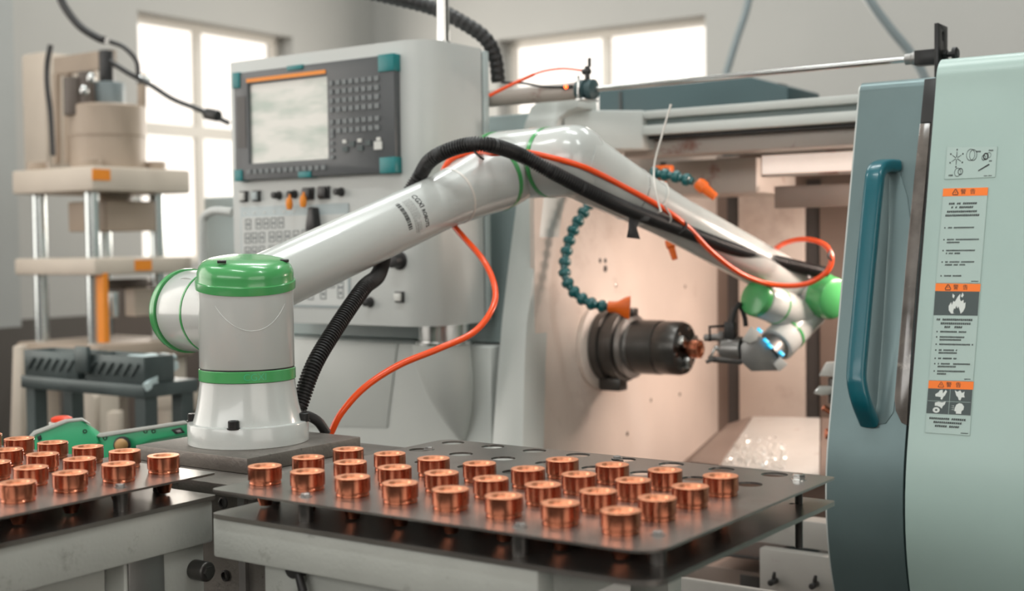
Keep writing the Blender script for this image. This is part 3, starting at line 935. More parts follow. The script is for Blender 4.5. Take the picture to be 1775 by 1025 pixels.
# black webbing clip that hangs below the conduit
cl = MB()
cq = [(1084, 366), (1128, 377), (1123, 385), (1108, 384), (1104, 396), (1110, 415), (1086, 412), (1089, 396), (1090, 378)]
p3 = [aD(px, py, 2.65) for px, py in cq]; nn = ray(1100, 390).normalized()
cl.add(p3 + [p + nn * .018 for p in p3], [tuple(range(9)), tuple(range(17, 8, -1))] + [(i, (i + 1) % 9, 9 + (i + 1) % 9, 9 + i) for i in range(9)])
tag(cl.build('hose_clip', 'black_plastic', bevel=.001), 'black clip with a flared tab hanging under the conduit', 'clip')

# ================================================================== TEACH PENDANT
tp = thing('teach_pendant', 'green and white robot teach pendant lying behind the left tray', 'teach pendant', tuple(aD(180, 790, 2.42)))
TPD = 2.36
nv = Vector((-SY, CY, 0))


def slab(pts, d0, thick, name, matn, parent, bevel=.004, up=-.35):
    a = [aD(px, py, d0) for px, py in pts]; n = len(a)
    mb = MB().add(a + [p + nv * thick + UPZ * up * thick for p in a], [tuple(range(n)), tuple(range(2 * n - 1, n - 1, -1))] + [(i, (i + 1) % n, n + (i + 1) % n, n + i) for i in range(n)])
    return mb.build(name, matn, parent, bevel=bevel, seg=3)


sh = slab([(48, 764), (62, 752), (118, 731), (140, 728), (150, 735), (166, 757), (171, 768), (160, 778), (146, 785), (148, 803), (52, 803)], TPD, .07, 'back_shell', 'pendant_green', tp)
sh2 = slab([(149, 782), (172, 757), (255, 744), (272, 742), (300, 736), (322, 732), (329, 738), (330, 752), (262, 764), (236, 774), (200, 800), (150, 802)], TPD + .012, .06, 'handle_shell', 'pendant_green', tp)
slab([(44, 763), (58, 747), (112, 727), (142, 724), (152, 733), (142, 729), (117, 732), (62, 753), (50, 765)], TPD - .006, .024, 'front_rim', 'pendant_rim', tp, bevel=.0015)
slab([(166, 756), (172, 751), (262, 738), (320, 729), (329, 735), (322, 735), (262, 744), (174, 758)], TPD + .006, .024, 'front_rim', 'pendant_rim', tp, bevel=.0015)
e0 = aD(107, 733, TPD + .04)
MB().rev(e0, (0, 0, 1), [(.014, -.01), (.014, .002), (.019, .003), (.019, .009), (.013, .012), (0, .013)], 28).build('emergency_stop', 'estop_red', tp)
MB().rev(e0, (0, 0, 1), [(.023, -.008), (.023, .0015), (.019, .002)], 28).build('stop_collar', 'pendant_rim', tp)
bc = aD(211, 772, TPD - .004)
MB().rev(bc, -nv, [(.0155, -.006), (.0155, .0), (.012, .0025), (0, .003)], 28).build('knob_socket', 'black_plastic', sh2)
MB().rev(bc - nv * .001, -nv, [(.0125 * math.cos(a), .0125 * math.sin(a)) for a in [math.pi / 2 * i / 6 for i in range(7)]], 28).build('enable_button', 'ball_tan', tp)
for px, py, s_ in ((147, 748, 0), (182, 760, 0), (252, 748, 0), (266, 748, 0)):
    p = aD(px, py, TPD - .0005 if px < 170 else TPD + .0115)
    MB().rev(p, -nv, [(.0038, -.004), (.0038, .001), (.0025, .001), (.002, -.002)], 14).build('screw_hole', 'black_plastic', sh if px < 170 else sh2)
slab([(296, 745), (313, 741), (320, 750), (304, 753)], TPD + .010, .004, 'socket_cover', 'black_plastic', sh2, bevel=.0008)
slab([(304, 747), (312, 745), (316, 749), (308, 751)], TPD + .008, .004, 'plug', 'dull_steel', sh2, bevel=.0008)
slab([(64, 757), (70, 754), (72, 762), (66, 765)], TPD - .002, .004, 'vent_notch', 'black_plastic', sh, bevel=.0008)

# ================================================================== CONTROL PANEL
PY = 2.25
pxl, pxr = aY(401, 300, PY).x, aY(850, 300, PY + .24).x - .002
pz0, pz1 = aY(401, 556, PY).z, aY(580, 85, PY).z
cpn = thing('control_panel', 'grey lathe control cabinet with screen and keypad on a chrome pivot', 'control panel', ((pxl + pxr) / 2, PY + .11, pz0))
foot = rrect(pxl, PY, pxr, PY + .215, [.008, .07, .005, .005], 10)
hs = MB().prism([foot], lambda x, y, t: Vector((x, y, t)), pz0, pz1).build('housing', 'panel_grey', cpn, bevel=.006, seg=3)
MB().box((pxl, PY + .219, pz0 + .004), (pxr + .002, PY + .24, pz1 - .004)).build('back_cover', 'panel_back', cpn, bevel=.003)
MB().box((pxl + .01, PY + .2155, pz0 + .01), (pxr - .004, PY + .2185, pz1 - .01)).build('gasket', 'black_rubber', cpn)


def face_rect(x0, y0, x1, y1, d0, d1):
    """box on the panel face from pixel corners (left x,y top ; right x,y bottom)"""
    a, b_ = aY(x0, y0, PY), aY(x1, y1, PY)
    return ((a.x, PY - d0, a.z), (b_.x, PY - d1, b_.z))


u0, u1 = aY(416, 126, PY), aY(696, 299, PY)
ux0, ux1, uz1, uz0 = u0.x, u1.x, aY(696, 95, PY).z, u1.z
uw, uh = ux1 - ux0, uz1 - uz0
P = lambda s_, t_: (ux0 + uw * s_, uz0 + uh * t_)
un = MB().prism([[P(0, 0), P(1, 0), P(1, 1), P(0, 1)], [P(.095, .15), P(.605, .15), P(.605, .885), P(.095, .885)]], XZ, PY - .0005, PY - .022).build('screen_unit', 'screen_bezel', cpn, bevel=.002)


def ub(s0, t0, s1, t1, d0, d1, mi=0, mb=None):
    mb = mb or MB(); a, b_ = P(s0, t0), P(s1, t1)
    return mb.box((a[0], PY - d0, a[1]), (b_[0], PY - d1, b_[1]), mi)


ub(.097, .152, .603, .883, .0008, .014).build('screen', 'screen_display', un)
ub(.02, .30, .080, .78, .0222, .0235).build('side_strip', 'lathe_dark', un)
for a in ((-.004, .86, .045, 1.006), (.915, .86, 1.004, 1.006), (.915, -.006, 1.004, .13), (-.004, -.006, .05, .10), (.42, -.006, .50, .05), (.36, .965, .46, 1.006)):
    ub(*a, .0004, .025).build('corner_guard', 'screen_corner', un, bevel=.001)
ub(.09, .90, .60, .935, .0222, .024).build('orange_strip', 'orange_tag', un)
kb = MB()
for r in range(6):
    for c in range(8):
        s0 = .625 + c * .038; t0 = .83 - r * .078 - (.03 if r > 3 else 0)
        ub(s0, t0 - .042, s0 + (.020 if c == 0 else .026), t0, .0222, .0255, 0, kb)
for c in range(4): ub(.625, .33 - c * .062, .645, .36 - c * .062, .0222, .0255, 0, kb)
k_ = kb.build('keypad', ['key_grey'], un); k_['kind'] = 'stuff'
kb = MB()
for c in range(13): ub(.085 + c * .040, .055, .085 + c * .040 + .026, .095, .0222, .0255, 0, kb)
k_ = kb.build('soft_keys', ['key_grey'], un); k_['kind'] = 'stuff'
for s0, t0 in ((.70, .20), (.74, .24), (.79, .20), (.835, .24)):
    ub(s0, t0, s0 + .03, t0 + .045, .0222, .0255).build('arrow_key', 'label_dark', un)
ub(.885, .20, .93, .27, .0222, .0255).build('reset_key', 'key_light', un)
for s0 in (.70, .79, .90): ub(s0, .275, s0 + .022, .305, .0222, .0255).build('arrow_key', 'key_light', un)


def knob(px, py, r, matn, dep=.022, name='selector_knob', par=None):
    p = aY(px, py, PY)
    return MB().rev((p.x, PY, p.z), (0, -1, 0), [(r * 1.25, .0), (r * 1.25, .003), (r, .004), (r * .92, dep), (r * .6, dep + .002)], 24).build(name, matn, par or cpn)


def sqbtn(px, py, w, h, matn, name='push_button', collar='black_plastic'):
    p = aY(px, py, PY)
    o = MB().box((p.x - w * .62, PY - .006, p.z - h * .62), (p.x + w * .62, PY, p.z + h * .62)).build(name, collar, cpn, bevel=.001)
    MB().box((p.x - w * .45, PY - .013, p.z - h * .45), (p.x + w * .45, PY - .006, p.z + h * .45)).build('lens', matn, o, bevel=.001)


sqbtn(424, 341, .020, .022, 'key_light'); sqbtn(446, 340, .020, .022, 'panel_blue')
for px, py in ((484, 339), (511, 337), (592, 333)): knob(px, py, .0085, 'black_plastic')
for px, py in ((536, 336), (563, 334)):
    sqbtn(px, py, .028, .024, 'black_plastic', 'key_switch')
for px, py in ((517, 358), (541, 354)):
    p = aY(px, py, PY)
    MB().rev((p.x, PY - .03, p.z + .006), (0, 0, -1), [(.0055, -.014), (.008, -.006), (.0085, .004), (.006, .014)], 16).bar((p.x, PY - .028, p.z + .028), (p.x, PY - .028, p.z + .01), .004, .004).build('key_tag', 'orange_tag', cpn)
p = aY(548, 378, PY)
MB().prism([[(p.x - .014, p.z - .03), (p.x + .02, p.z - .03), (p.x + .012, p.z + .025), (p.x - .004, p.z + .025)]], XZ, PY - .001, PY - .025).build('rotary_switch', 'black_plastic', cpn, bevel=.003)
# membrane key field
a, b_ = aY(417, 352, PY), aY(608, 520, PY)
mem = MB().box((a.x, PY - .0025, aY(500, 532, PY).z), (b_.x, PY, aY(608, 352, PY).z)).build('membrane_field', 'panel_blue', cpn, bevel=.001)
q0 = aY(417, 374, PY)
MB().box((a.x + .006, PY - .0032, aY(500, 528, PY).z), (b_.x - .006, PY - .0026, q0.z - .004)).build('membrane_sheet', 'panel_grey', mem)
kb = MB()
for row, xs in ((389, [432, 450, 463, 476, 489]), (413, [431, 443, 456, 473, 486, 500, 515, 530]), (437, [431, 443, 456, 473, 486, 500]), (497, [562, 577, 592]), (516, [540, 562, 592])):
    for x_ in xs:
        p = aY(x_, row - (x_ - 430) * .05, PY)
        kb.prism([rrect(p.x - .0095, p.z - .013, p.x + .0095, p.z + .013, .002), rrect(p.x - .0075, p.z - .0105, p.x + .0075, p.z + .0105, .0015)], XZ, PY - .0033, PY - .0042)
        kb.box((p.x - .004, PY - .0036, p.z - .004), (p.x + .004, PY - .0033, p.z + .003))
k_ = kb.build('membrane_keys', 'key_grey', mem); k_['kind'] = 'stuff'
for i in range(6):
    p = aY(426 + i * 17, 370 - i * .8, PY)
    MB().box((p.x - .003, PY - .0035, p.z - .002), (p.x + .003, PY - .0026, p.z + .002)).build('indicator', 'key_light', mem)
knob(693, 452, .017, 'black_plastic', .03)
sqbtn(694, 515, .020, .020, 'key_light')
knob(642, 524, .010, 'black_plastic', .02)
# chrome pole on top and chrome pivot below
p = aY(768, 60, PY + .11)
MB().rev((p.x, PY + .11, pz1), UPZ, [(.020, 0), (.020, .006), (.0145, .008), (.0145, .5), (.012, .502)], 28).build('top_pole', 'bright_steel', cpn)
pv = aY(770, 575, PY + .12)
MB().rev((pv.x, PY + .12, pz0), -UPZ, [(.060, 0), (.060, .0395), (.068, .040), (.068, .047)], 40).build('pivot_collar', 'bright_steel', cpn)
# tubular grab handle at the left side
g = [aY(404, 368, PY + .05), aY(372, 366, PY + .05), aY(355, 376, PY + .05), aY(352, 396, PY + .05), aY(352, 470, PY + .05), aY(354, 560, PY + .05)]
MB().tube(spline(g, 6), .0115, 14).build('grab_handle', 'panel_grey', cpn)

# ================================================================== THE LATHE
la = thing('cnc_lathe', 'large pale grey turning lathe with its teal sliding door pushed open', 'lathe', (-1.3, 2.9, 0))
FX0 = -2.66
JX = -1.69
zc = aY(600, 590, 2.45).z
low = MB().prism([[(2.45, 0.03), (3.5, 0.03), (3.5, zc), (2.45, zc)]], YZ, FX0, aY(853, 765, 2.45).x).build('left_cabinet', 'lathe_white', la, bevel=.006)
q = [aY(px, py, 2.45) for px, py in ((520, 596), (690, 596), (672, 742), (520, 738))]
MB().prism([[(v.x, v.z) for v in q]], XZ, 2.4495, 2.446).build('access_panel', 'lathe_white', low, bevel=.001)
# bulge that carries the control panel's pivot
bl = MB(); n = 24; rings_ = []
for i in range(14):
    t = i / 13
    z = pz0 - .047 - t * .245
    rr_ = .064 * (1 - t ** 2.2) + .004
    yc = PY + .12 + (2.45 - (PY + .12)) * t ** 1.3
    rings_.append([Vector((pv.x - .010 + math.cos(2 * math.pi * j / n) * rr_, yc + math.sin(2 * math.pi * j / n) * rr_, z)) for j in range(n)])
bl.rings(rings_)
bl.build('pivot_bracket', 'lathe_white', la, angle=60)
# upper left cabinet, front tilted back
ztop = 1.572
up = [(2.50, zc + .004), (3.5, zc + .004), (3.5, ztop), (2.50 + .25 * (ztop - zc), ztop)]
MB().prism([up], YZ, FX0, JX - .012).build('upper_cabinet', 'lathe_grey', la, bevel=.006)
# pale trim that frames the mouth of the machine
outer = [(846, 840), (853, 768), (862, 640), (869, 560), (880, 465), (893, 365), (908, 218), (920, 186), (942, 168), (968, 162), (1000, 164)]
inner = [(1002, 186), (985, 192), (968, 205), (958, 240), (943, 345), (926, 465), (913, 560), (909, 640), (906, 768), (904, 840)]
tp_ = [aT(px, py, 2.452, .25, 1.0) for px, py in outer + inner]
nT = len(tp_)
MB().add(tp_ + [p + Vector((0, .09, 0)) for p in tp_], [tuple(range(nT)), tuple(range(2 * nT - 1, nT - 1, -1))] + [(i, (i + 1) % nT, nT + (i + 1) % nT, nT + i) for i in range(nT)]).build('mouth_trim', 'lathe_white', la, bevel=.003)
# vertical guide rail at the jamb
ra, rb = aY(901, 650, 2.54), aY(899, 770, 2.54)
MB().box((ra.x - .012, 2.535, .3), (ra.x + .012, 2.56, ra.z)).build('guide_rail', 'dull_steel', la, bevel=.001)
# slanted cheek from the cabinet to the recessed top beam
p0 = aT(972, 185, 2.452, .25, 1.0)
ck = [(p0.x, p0.y + .012), (-1.535, 2.742), (-1.535, 2.84), (p0.x - .05, 2.84)]
MB().prism([ck], lambda x, y, t: Vector((x, y, t)), 1.475, 1.568).build('top_cheek', 'lathe_white', la, bevel=.004)
BX1 = -0.55
MB().box((-1.534, 2.742, 1.547), (BX1, 2.84, 1.566)).build('top_beam', 'lathe_white', la, bevel=.003)
MB().box((-1.545, 2.765, 1.532), (BX1, 2.84, 1.5465)).build('door_track', 'lathe_grey', la)
MB().box((-1.545, 2.742, 1.508), (BX1, 2.84, 1.5315)).build('top_beam', 'lathe_white', la, bevel=.003)
MB().box((-1.545, 2.77, 1.500), (BX1, 2.84, 1.5075)).build('wiper_seal', 'black_rubber', la)
MB().box((-1.62, 2.80, 1.462), (BX1, 2.90, 1.4995)).build('inner_beam', 'lathe_frame', la, bevel=.002)
MB().box((-1.62, 2.842, 1.50), (BX1, 3.52, 1.562)).build('roof', 'lathe_grey', la)
# cutting room
MB().box((JX - .012, 2.50, .45), (JX, 3.50, 1.52)).build('headstock_wall', 'lathe_inside', la)
BY = 3.46
bw = MB().box((JX, BY, .45), (BX1, BY + .04, 1.499)).build('back_wall', 'lathe_back', la)
xs_ = [aY(px, 560, BY - .01).x for px in (1262, 1281, 1399, 1421)]
MB().box((xs_[0], BY - .012, .6), (xs_[1], BY - .0005, 1.42)).build('dark_slot', 'lathe_dark', bw)
MB().box((xs_[1] + .004, BY - .02, .6), (xs_[2] - .004, BY - .0005, 1.38)).build('splash_panel', 'lathe_inside', bw, bevel=.002)
MB().box((xs_[2], BY - .012, .6), (xs_[3], BY - .0005, 1.42)).build('dark_slot', 'lathe_dark', bw)
MB().box((xs_[3] + .004, BY - .02, .6), (BX1, BY - .0005, 1.38)).build('splash_panel', 'lathe_back', bw, bevel=.002)
# grey sheet box under the roof and the lit work lamp
c0, c1 = aY(1152, 268, 3.0), aY(1312, 334, 3.0)
MB().box((c0.x, 3.0, c1.z), (c1.x, 3.25, 1.4595)).build('sheet_box', 'lathe_frame', la, bevel=.006)
MB().box((c0.x - .02, 3.01, c1.z + .02), (c0.x - .002, 3.2, 1.4595)).build('sheet_lip', 'lathe_dark', la)
c0, c1 = aY(1318, 268, 2.92), aY(1482, 300, 2.92)
lmp = MB().box((c0.x, 2.92, c1.z), (c1.x + .12, 2.96, c0.z + .004)).build('work_lamp', 'lathe_frame', la, bevel=.003)
MB().box((c0.x + .005, 2.917, c1.z + .006), (c1.x + .115, 2.9195, c0.z - .004)).build('lamp_diffuser', 'lamp_face', lmp, bevel=.001)
for i in range(5):
    xx = c0.x + .03 + i * .055
    MB().box((xx, 2.90, c0.z + .005), (xx + .045, 2.95, c0.z + .012)).build('lamp_clip', 'bright_steel', lmp)
MB().box((-.83, 2.94, 1.385), (-.74, 3.24, 1.42)).build('work_lamp', 'lathe_frame', la, bevel=.004)
MB().box((c0.x, 3.0, c1.z - .075), (-.90, 3.02, c1.z - .02)).build('slide_cover', 'lathe_back', la, bevel=.003)
# screw holes of the headstock wall
for px, py, r in ((1040, 452, .006), (1049, 452, .006), (1049, 466, .0085), (1067, 495, .005), (1187, 497, .005), (1178, 684, .005), (1128, 694, .005), (1087, 752, .006)):
    p = aX(px, py, JX)
    MB().rev((JX, p.y, p.z), (1, 0, 0), [(r, 0), (r, .001), (r * .8, .0015)], 16).build('wall_screw', 'lathe_dark' if py < 480 else 'bright_steel', la)
# slanted floor of the cutting room
def plate_px(pts, thick, name, matn, parent=la, bevel=.002):
    n = len(pts); nn_ = (pts[1] - pts[0]).cross(pts[2] - pts[1]).normalized()
    if nn_.z > 0: nn_ = -nn_
    return MB().add(list(pts) + [p + nn_ * thick for p in pts], [tuple(range(n)), tuple(range(2 * n - 1, n - 1, -1))] + [(i, (i + 1) % n, n + (i + 1) % n, n + i) for i in range(n)]).build(name, matn, parent, bevel=bevel)


fa_, fb_ = aX(1190, 796, JX), aX(1262, 731, JX)
sl = (fb_.z - fa_.z) / (fb_.y - fa_.y)
zf = lambda y: fa_.z + sl * (y - fa_.y)
plate_px([Vector((JX, 2.60, zf(2.60))), Vector((-1.36, 2.60, zf(2.60))), Vector((-1.36, BY, zf(BY))), Vector((JX, BY, zf(BY)))], .01, 'chip_slope', 'lathe_back')
ch = [aY(1248, 806, 2.86), aY(1420, 824, 2.86), aY(1421, 724, 3.25), aY(1305, 722, 3.25)]
chute = plate_px(ch, .012, 'chute_plate', 'chute_white')
ch2 = [aY(1421, 826, 2.855), aY(1475, 840, 2.855), aY(1475, 726, 3.25), aY(1424, 724, 3.25)]
plate_px(ch2, .012, 'chute_side', 'lathe_back')
plate_px([aY(1195, 800, 2.84), aY(1246, 806, 2.84), aY(1302, 722, 3.25), aY(1262, 735, 3.25)], .012, 'chute_side', 'lathe_back')
# metal chips lying on the chute, near-white to paint in their lamp glints
cps = MB()
e1 = (ch[1] - ch[0]); e2 = (ch[3] - ch[0])
nn_ = e1.cross(e2).normalized()
if nn_.z < 0: nn_ = -nn_
for i in range(700):
    s_ = random.random(); t_ = abs(random.gauss(0, .28))
    if t_ > .62 or s_ > .80 - t_ * .3 or s_ < -.05 + t_ * .1: continue
    c = ch[0] + e1 * (s_ * .8 + .02) + e2 * (.03 + t_ * .9) + nn_ * .004
    a = [Vector((random.gauss(0, 1), random.gauss(0, 1), random.gauss(0, 1))).normalized() for _ in range(3)]
    sz = random.uniform(.0025, .0060)
    cps.add([c + a[0] * sz, c + a[1] * sz, c + a[2] * sz, c + nn_ * sz], [(0, 1, 2), (0, 1, 3), (1, 2, 3), (0, 2, 3)])
co = cps.build('chips', 'chips', la, angle=5, merge=0); co['kind'] = 'stuff'; co['label'] = 'glittering metal chips on the chute'

# spindle and collet chuck
sp = aX(1040, 612, JX)
XA = Vector((1, 0, 0))
fc = aY(1187, 596, sp.y)
Lc = fc.x - JX
sc_ = 3.05 / F_PX
so = Vector((JX, sp.y, (sp.z + fc.z) / 2 + .004))
MB().rev(so, XA, [(.112, 0), (.112, .012), (.105, .016)], 56).build('spindle_flange', 'lathe_inside', la)
chk = MB().rev(so, XA, [(.086, .016), (.090, .020), (.090, .040), (.082, .044), (.082, .058), (.088, .062), (.088, .080), (.078, .084)], 56).build('chuck', 'dark_steel', la)
MB().rev(so, XA, [(.072, .0841), (.079, .086), (.079, .100), (.066, .104), (.066, .110)], 56).build('chuck_ring', 'dull_steel', chk)
MB().rev(so, XA, [(.066, .1101), (.067, .111), (.067, Lc * .74), (.064, Lc * .75)], 56).build('chuck_body', 'dark_steel', chk)
MB().rev(so, XA, [(.064, Lc * .7501), (.0655, Lc * .76), (.0655, Lc * .96), (.062, Lc), (.030, Lc), (.029, Lc - .012)], 56).build('chuck_nose', 'dark_steel', chk)
for k in range(3):
    a = k * 2.094 + .5
    d = Vector((0, math.cos(a), math.sin(a))); e = XA.cross(d)
    MB().obox(so + XA * (Lc + .004) + d * .034, (XA, d, e), (.012, .014, .010)).build('chuck_jaw', 'bright_steel', chk, bevel=.002)
for k in range(6):
    a = k * 1.047 + .2
    d = Vector((0, math.cos(a), math.sin(a)))
    MB().cyl(so + XA * (Lc - .001) + d * .050, so + XA * (Lc + .004) + d * .050, .005, n=12).build('chuck_screw', 'bright_steel', chk)
MB().obox(so + XA * .05 + Vector((0, -.02, -.094)), ((1, 0, 0), (0, 1, 0), (0, 0, 1)), (.03, .02, .016)).build('chuck_lug', 'dark_steel', chk, bevel=.004)
MB().obox(so + XA * .09 + Vector((0, -.01, .086)), ((1, 0, 0), (0, 1, 0), (0, 0, 1)), (.02, .015, .010)).build('chuck_lug', 'dark_steel', chk, bevel=.003)
wk = bpy.data.objects.new('copper_fitting', COPPER_ME)
wk.location = so + XA * (Lc + .018); wk.rotation_euler = (0, math.radians(90), 0)
COL.objects.link(wk)
tag(wk, 'turned copper fitting gripped in the lathe chuck', 'copper part')


# ball-jointed coolant hoses
def coolant(pts, depth, nozzle, label, r=.0145, step=.0265):
    path = resample(spline([aD(px, py, d) for (px, py), d in zip(pts, depth)], 10), step)
    t = thing('coolant_hose', label, 'coolant hose', tuple(path[0]), 'ball-jointed coolant hoses')
    for a, b_ in zip(path, path[1:]):
        d = (b_ - a); L = d.length
        MB().rev(a, d, [(r * .62, 0), (r * .95, L * .12), (r * 1.08, L * .36), (r * .95, L * .60), (r * .66, L * .70), (r * .60, L * .98)], 18).build('segment', 'hose_teal', t)
    n0, n1, flat = nozzle
    a, b_ = aD(*n0), aD(*n1); d = b_ - a; L = d.length; x, y, dd = frame(d)
    if flat:
        mb = MB(); rs = []
        for h, w, hh in ((0, r * .9, r * .9), (L * .25, r * .9, r * .9), (L * .45, r * 1.0, r * .7), (L * .8, r * 1.7, r * .55), (L, r * 1.9, r * .5)):
            rs.append([a + dd * h + x * math.cos(q) * hh + y * math.sin(q) * w for q in [2 * math.pi * i / 20 for i in range(20)]])
        mb.rings(rs).build('nozzle', 'nozzle_orange', t)
    else:
        MB().rev(a, d, [(r * .8, 0), (r * 1.05, L * .15), (r * 1.05, L * .4), (r * .8, L * .45), (r * .62, L)], 18).build('nozzle', 'nozzle_orange', t)


coolant([(1034, 335), (1013, 366), (992, 402), (981, 440), (978, 474), (989, 500), (1012, 521), (1040, 531), (1060, 533)], [3.1, 3.08, 3.06, 3.05, 3.04, 3.03, 3.02, 3.0, 3.0],
        ((1054, 532, 2.995), (1092, 534, 2.985), True), 'long teal segmented coolant hose curving down to an orange nozzle above the chuck')
coolant([(1128, 300), (1160, 304), (1190, 312), (1212, 318)], [2.98, 2.96, 2.94, 2.93], ((1208, 316, 2.93), (1240, 342, 2.92), False), 'short teal coolant hose with orange nozzle just above the forearm')
coolant([(1150, 385), (1156, 402), (1160, 418)], [2.98, 2.96, 2.95], ((1159, 414, 2.95), (1170, 450, 2.94), False), 'teal coolant hose end with orange nozzle pointing down below the forearm', r=.0105, step=.022)
o_ = thing('coolant_valve', 'orange valve knob peeking over the forearm', 'valve', tuple(aD(1148, 296, 3.0)))
MB().obox(aD(1150, 294, 2.98), ((1, 0, 0), (0, 1, 0), (0, 0, 1)), (.022, .012, .009)).build('lever', 'nozzle_orange', o_, bevel=.003)
MB().rcyl(aD(1146, 300, 3.0), aD(1146, 318, 3.0), .013, .003, 18).build('valve_body', 'nozzle_orange', o_)

# tool holder half hidden behind the door
tl = thing('tool_holder', 'bright machined tool holder half hidden by the door edge', 'tool holder', tuple(aD(1440, 700, 2.9)))
p = [aD(px, py, 2.80) for px, py in ((1419, 652), (1432, 628), (1475, 626), (1475, 655))]
n_ = ray(1440, 640).normalized()
MB().add(p + [q + n_ * .05 for q in p], [(0, 1, 2, 3), (7, 6, 5, 4), (0, 1, 5, 4), (1, 2, 6, 5), (2, 3, 7, 6), (3, 0, 4, 7)]).build('insert_block', 'chute_white', tl, bevel=.002)
MB().rcyl(aD(1452, 655, 2.83), aD(1452, 700, 2.83), .022, .003, 20).build('shank', 'dark_steel', tl)
p = [aD(px, py, 2.81) for px, py in ((1409, 682), (1420, 669), (1470, 668), (1470, 682), (1425, 686))]
MB().add(p + [q + n_ * .03 for q in p], [tuple(range(5)), tuple(range(9, 4, -1))] + [(i, (i + 1) % 5, 5 + (i + 1) % 5, 5 + i) for i in range(5)]).build('clamp', 'bright_steel', tl, bevel=.002)
MB().rcyl(aD(1426, 706, 2.82), aD(1445, 718, 2.82), .007, .002, 14).build('coolant_jet', 'copper', tl)
MB().rcyl(aD(1430, 752, 2.84), aD(1460, 754, 2.84), .012, .003, 14).build('clamp_screw', 'copper', tl)
MB().box(tuple(aD(1447, 700, 2.86)), tuple(aD(1500, 1000, 3.02))).build('turret', 'lathe_dark', tl, bevel=.004)

# lower front: bed covers below the mouth
def cover_px(x0, y0, x1, y1, Y, dep, name, matn, bev=.003):
    a, b_ = aY(x0, y0, Y), aY(x1, y1, Y)
    return MB().box((a.x, Y, b_.z), (b_.x, Y + dep, a.z)).build(name, matn, la, bevel=bev)


cover_px(1235, 884, 1445, 958, 2.50, .05, 'bed_cover', 'bed_paint')
cover_px(1316, 950, 1447, 1100, 2.47, .028, 'bed_cover', 'bed_paint')
cover_px(1240, 956, 1322, 974, 2.52, .22, 'bed_slot', 'lathe_dark')
cover_px(1180, 974, 1318, 1100, 2.56, .2, 'bed_face', 'lathe_back')
cover_px(1282, 996, 1316, 1024, 2.555, .004, 'bed_slot', 'lathe_dark')
a, b_ = aY(1000, 975, 2.30), aY(1345, 1024, 2.30)
MB().box((a.x, 2.30, .05), (-.92, 2.312, aY(1240, 1010, 2.30).z)).build('front_apron', 'bed_paint', la, bevel=.006)
MB().box((aY(853, 765, 2.45).x + .003, 2.452, .05), (a.x - .003, 2.56, .66)).build('front_apron', 'lathe_grey', la, bevel=.004)
for px, py in ((1345, 1006), (1416, 1012)):
    p = aY(px, py, 2.47)
    MB().rcyl((p.x, 2.4699, p.z), (p.x, 2.44, p.z), .0065, .002, 16).rev((p.x, 2.456, p.z), (.15, 0, 1), [(.003, .0), (.0045, .010), (.003, .020)], 12).build('cover_latch', 'black_plastic', la)


# ---- sliding door and fixed cover: one bulging profile
def prof_y(z, off):
    zk = .90
    if z >= zk: y = 2.30 + .25 * (z - 1.2)
    else:
        d = zk - z
        y = 2.30 + .25 * (zk - 1.2) - .25 * d + 1.15 * d * d
    return y - off


def shell(x0, x1, zt, off, thick, rt, name, matn, parent, holes=None, z_bot=.28, bevel=0.0):
    n = 40; front = []
    for i in range(n + 1):
        z = z_bot + (zt - rt - z_bot) * i / n
        front.append((prof_y(z, off), z))
    yc, zcx = prof_y(zt - rt, off) + rt, zt - rt
    for i in range(1, 9):
        a = math.pi / 2 * i / 8
        front.append((yc - rt * math.cos(a), zcx + rt * math.sin(a)))
    yb = max(p[0] for p in front) + thick
    lp = front + [(yb, zt), (yb, z_bot)]
    mb = MB().prism([lp], YZ, x0, x1)
    return mb.build(name, matn, parent, bevel=bevel, angle=30)


DX0, DX1 = -.872, -.716
dzt = aT(1500, 142, 2.30).z
door = shell(DX0 + .006, DX1 - .012, dzt, 0.0, .06, .022, 'sliding_door', 'lathe_teal_door', la)
shell(DX0 + .0025, DX0 + .0055, dzt - .004, -.002, .05, .02, 'lit_door_edge', 'lathe_white', la)  # pale strip paints in light from the cutting room on the door's edge
shell(DX1 - .0115, DX1 + .012, dzt + .004, -.012, .05, .02, 'door_seal', 'black_rubber', la)
cov = shell(DX1 + .002, .75, aT(1645, 98, 2.27).z, .030, .9, .045, 'fixed_cover', 'lathe_cover', la)
# door window strip: dark glass slit with a pale frame
def on_door(px, py, lift): return aT(px, py, 2.30 - lift)


def door_poly(pts, lift, thick, name, matn, parent, bevel=.0015):
    a = [on_door(px, py, lift) for px, py in pts]; n = len(a)
    nd = Vector((0, 1, -.25)).normalized() * thick
    return MB().add(a + [p + nd for p in a], [tuple(range(n)), tuple(range(2 * n - 1, n - 1, -1))] + [(i, (i + 1) % n, n + (i + 1) % n, n + i) for i in range(n)]).build(name, matn, parent, bevel=bevel)


door_poly([(1594, 214), (1613, 213), (1603, 330), (1590, 470), (1580, 600), (1572, 738), (1562, 733), (1552, 712), (1550, 690), (1561, 560), (1573, 420), (1584, 310)], .003, .006, 'door_window', 'glass_dark', door)
door_poly([(1602, 137), (1630, 134), (1616, 330), (1602, 470), (1590, 620), (1580, 742), (1573, 738), (1581, 600), (1591, 470), (1604, 330), (1614, 212), (1595, 213)], .0035, .006, 'window_seal', 'black_rubber', door)
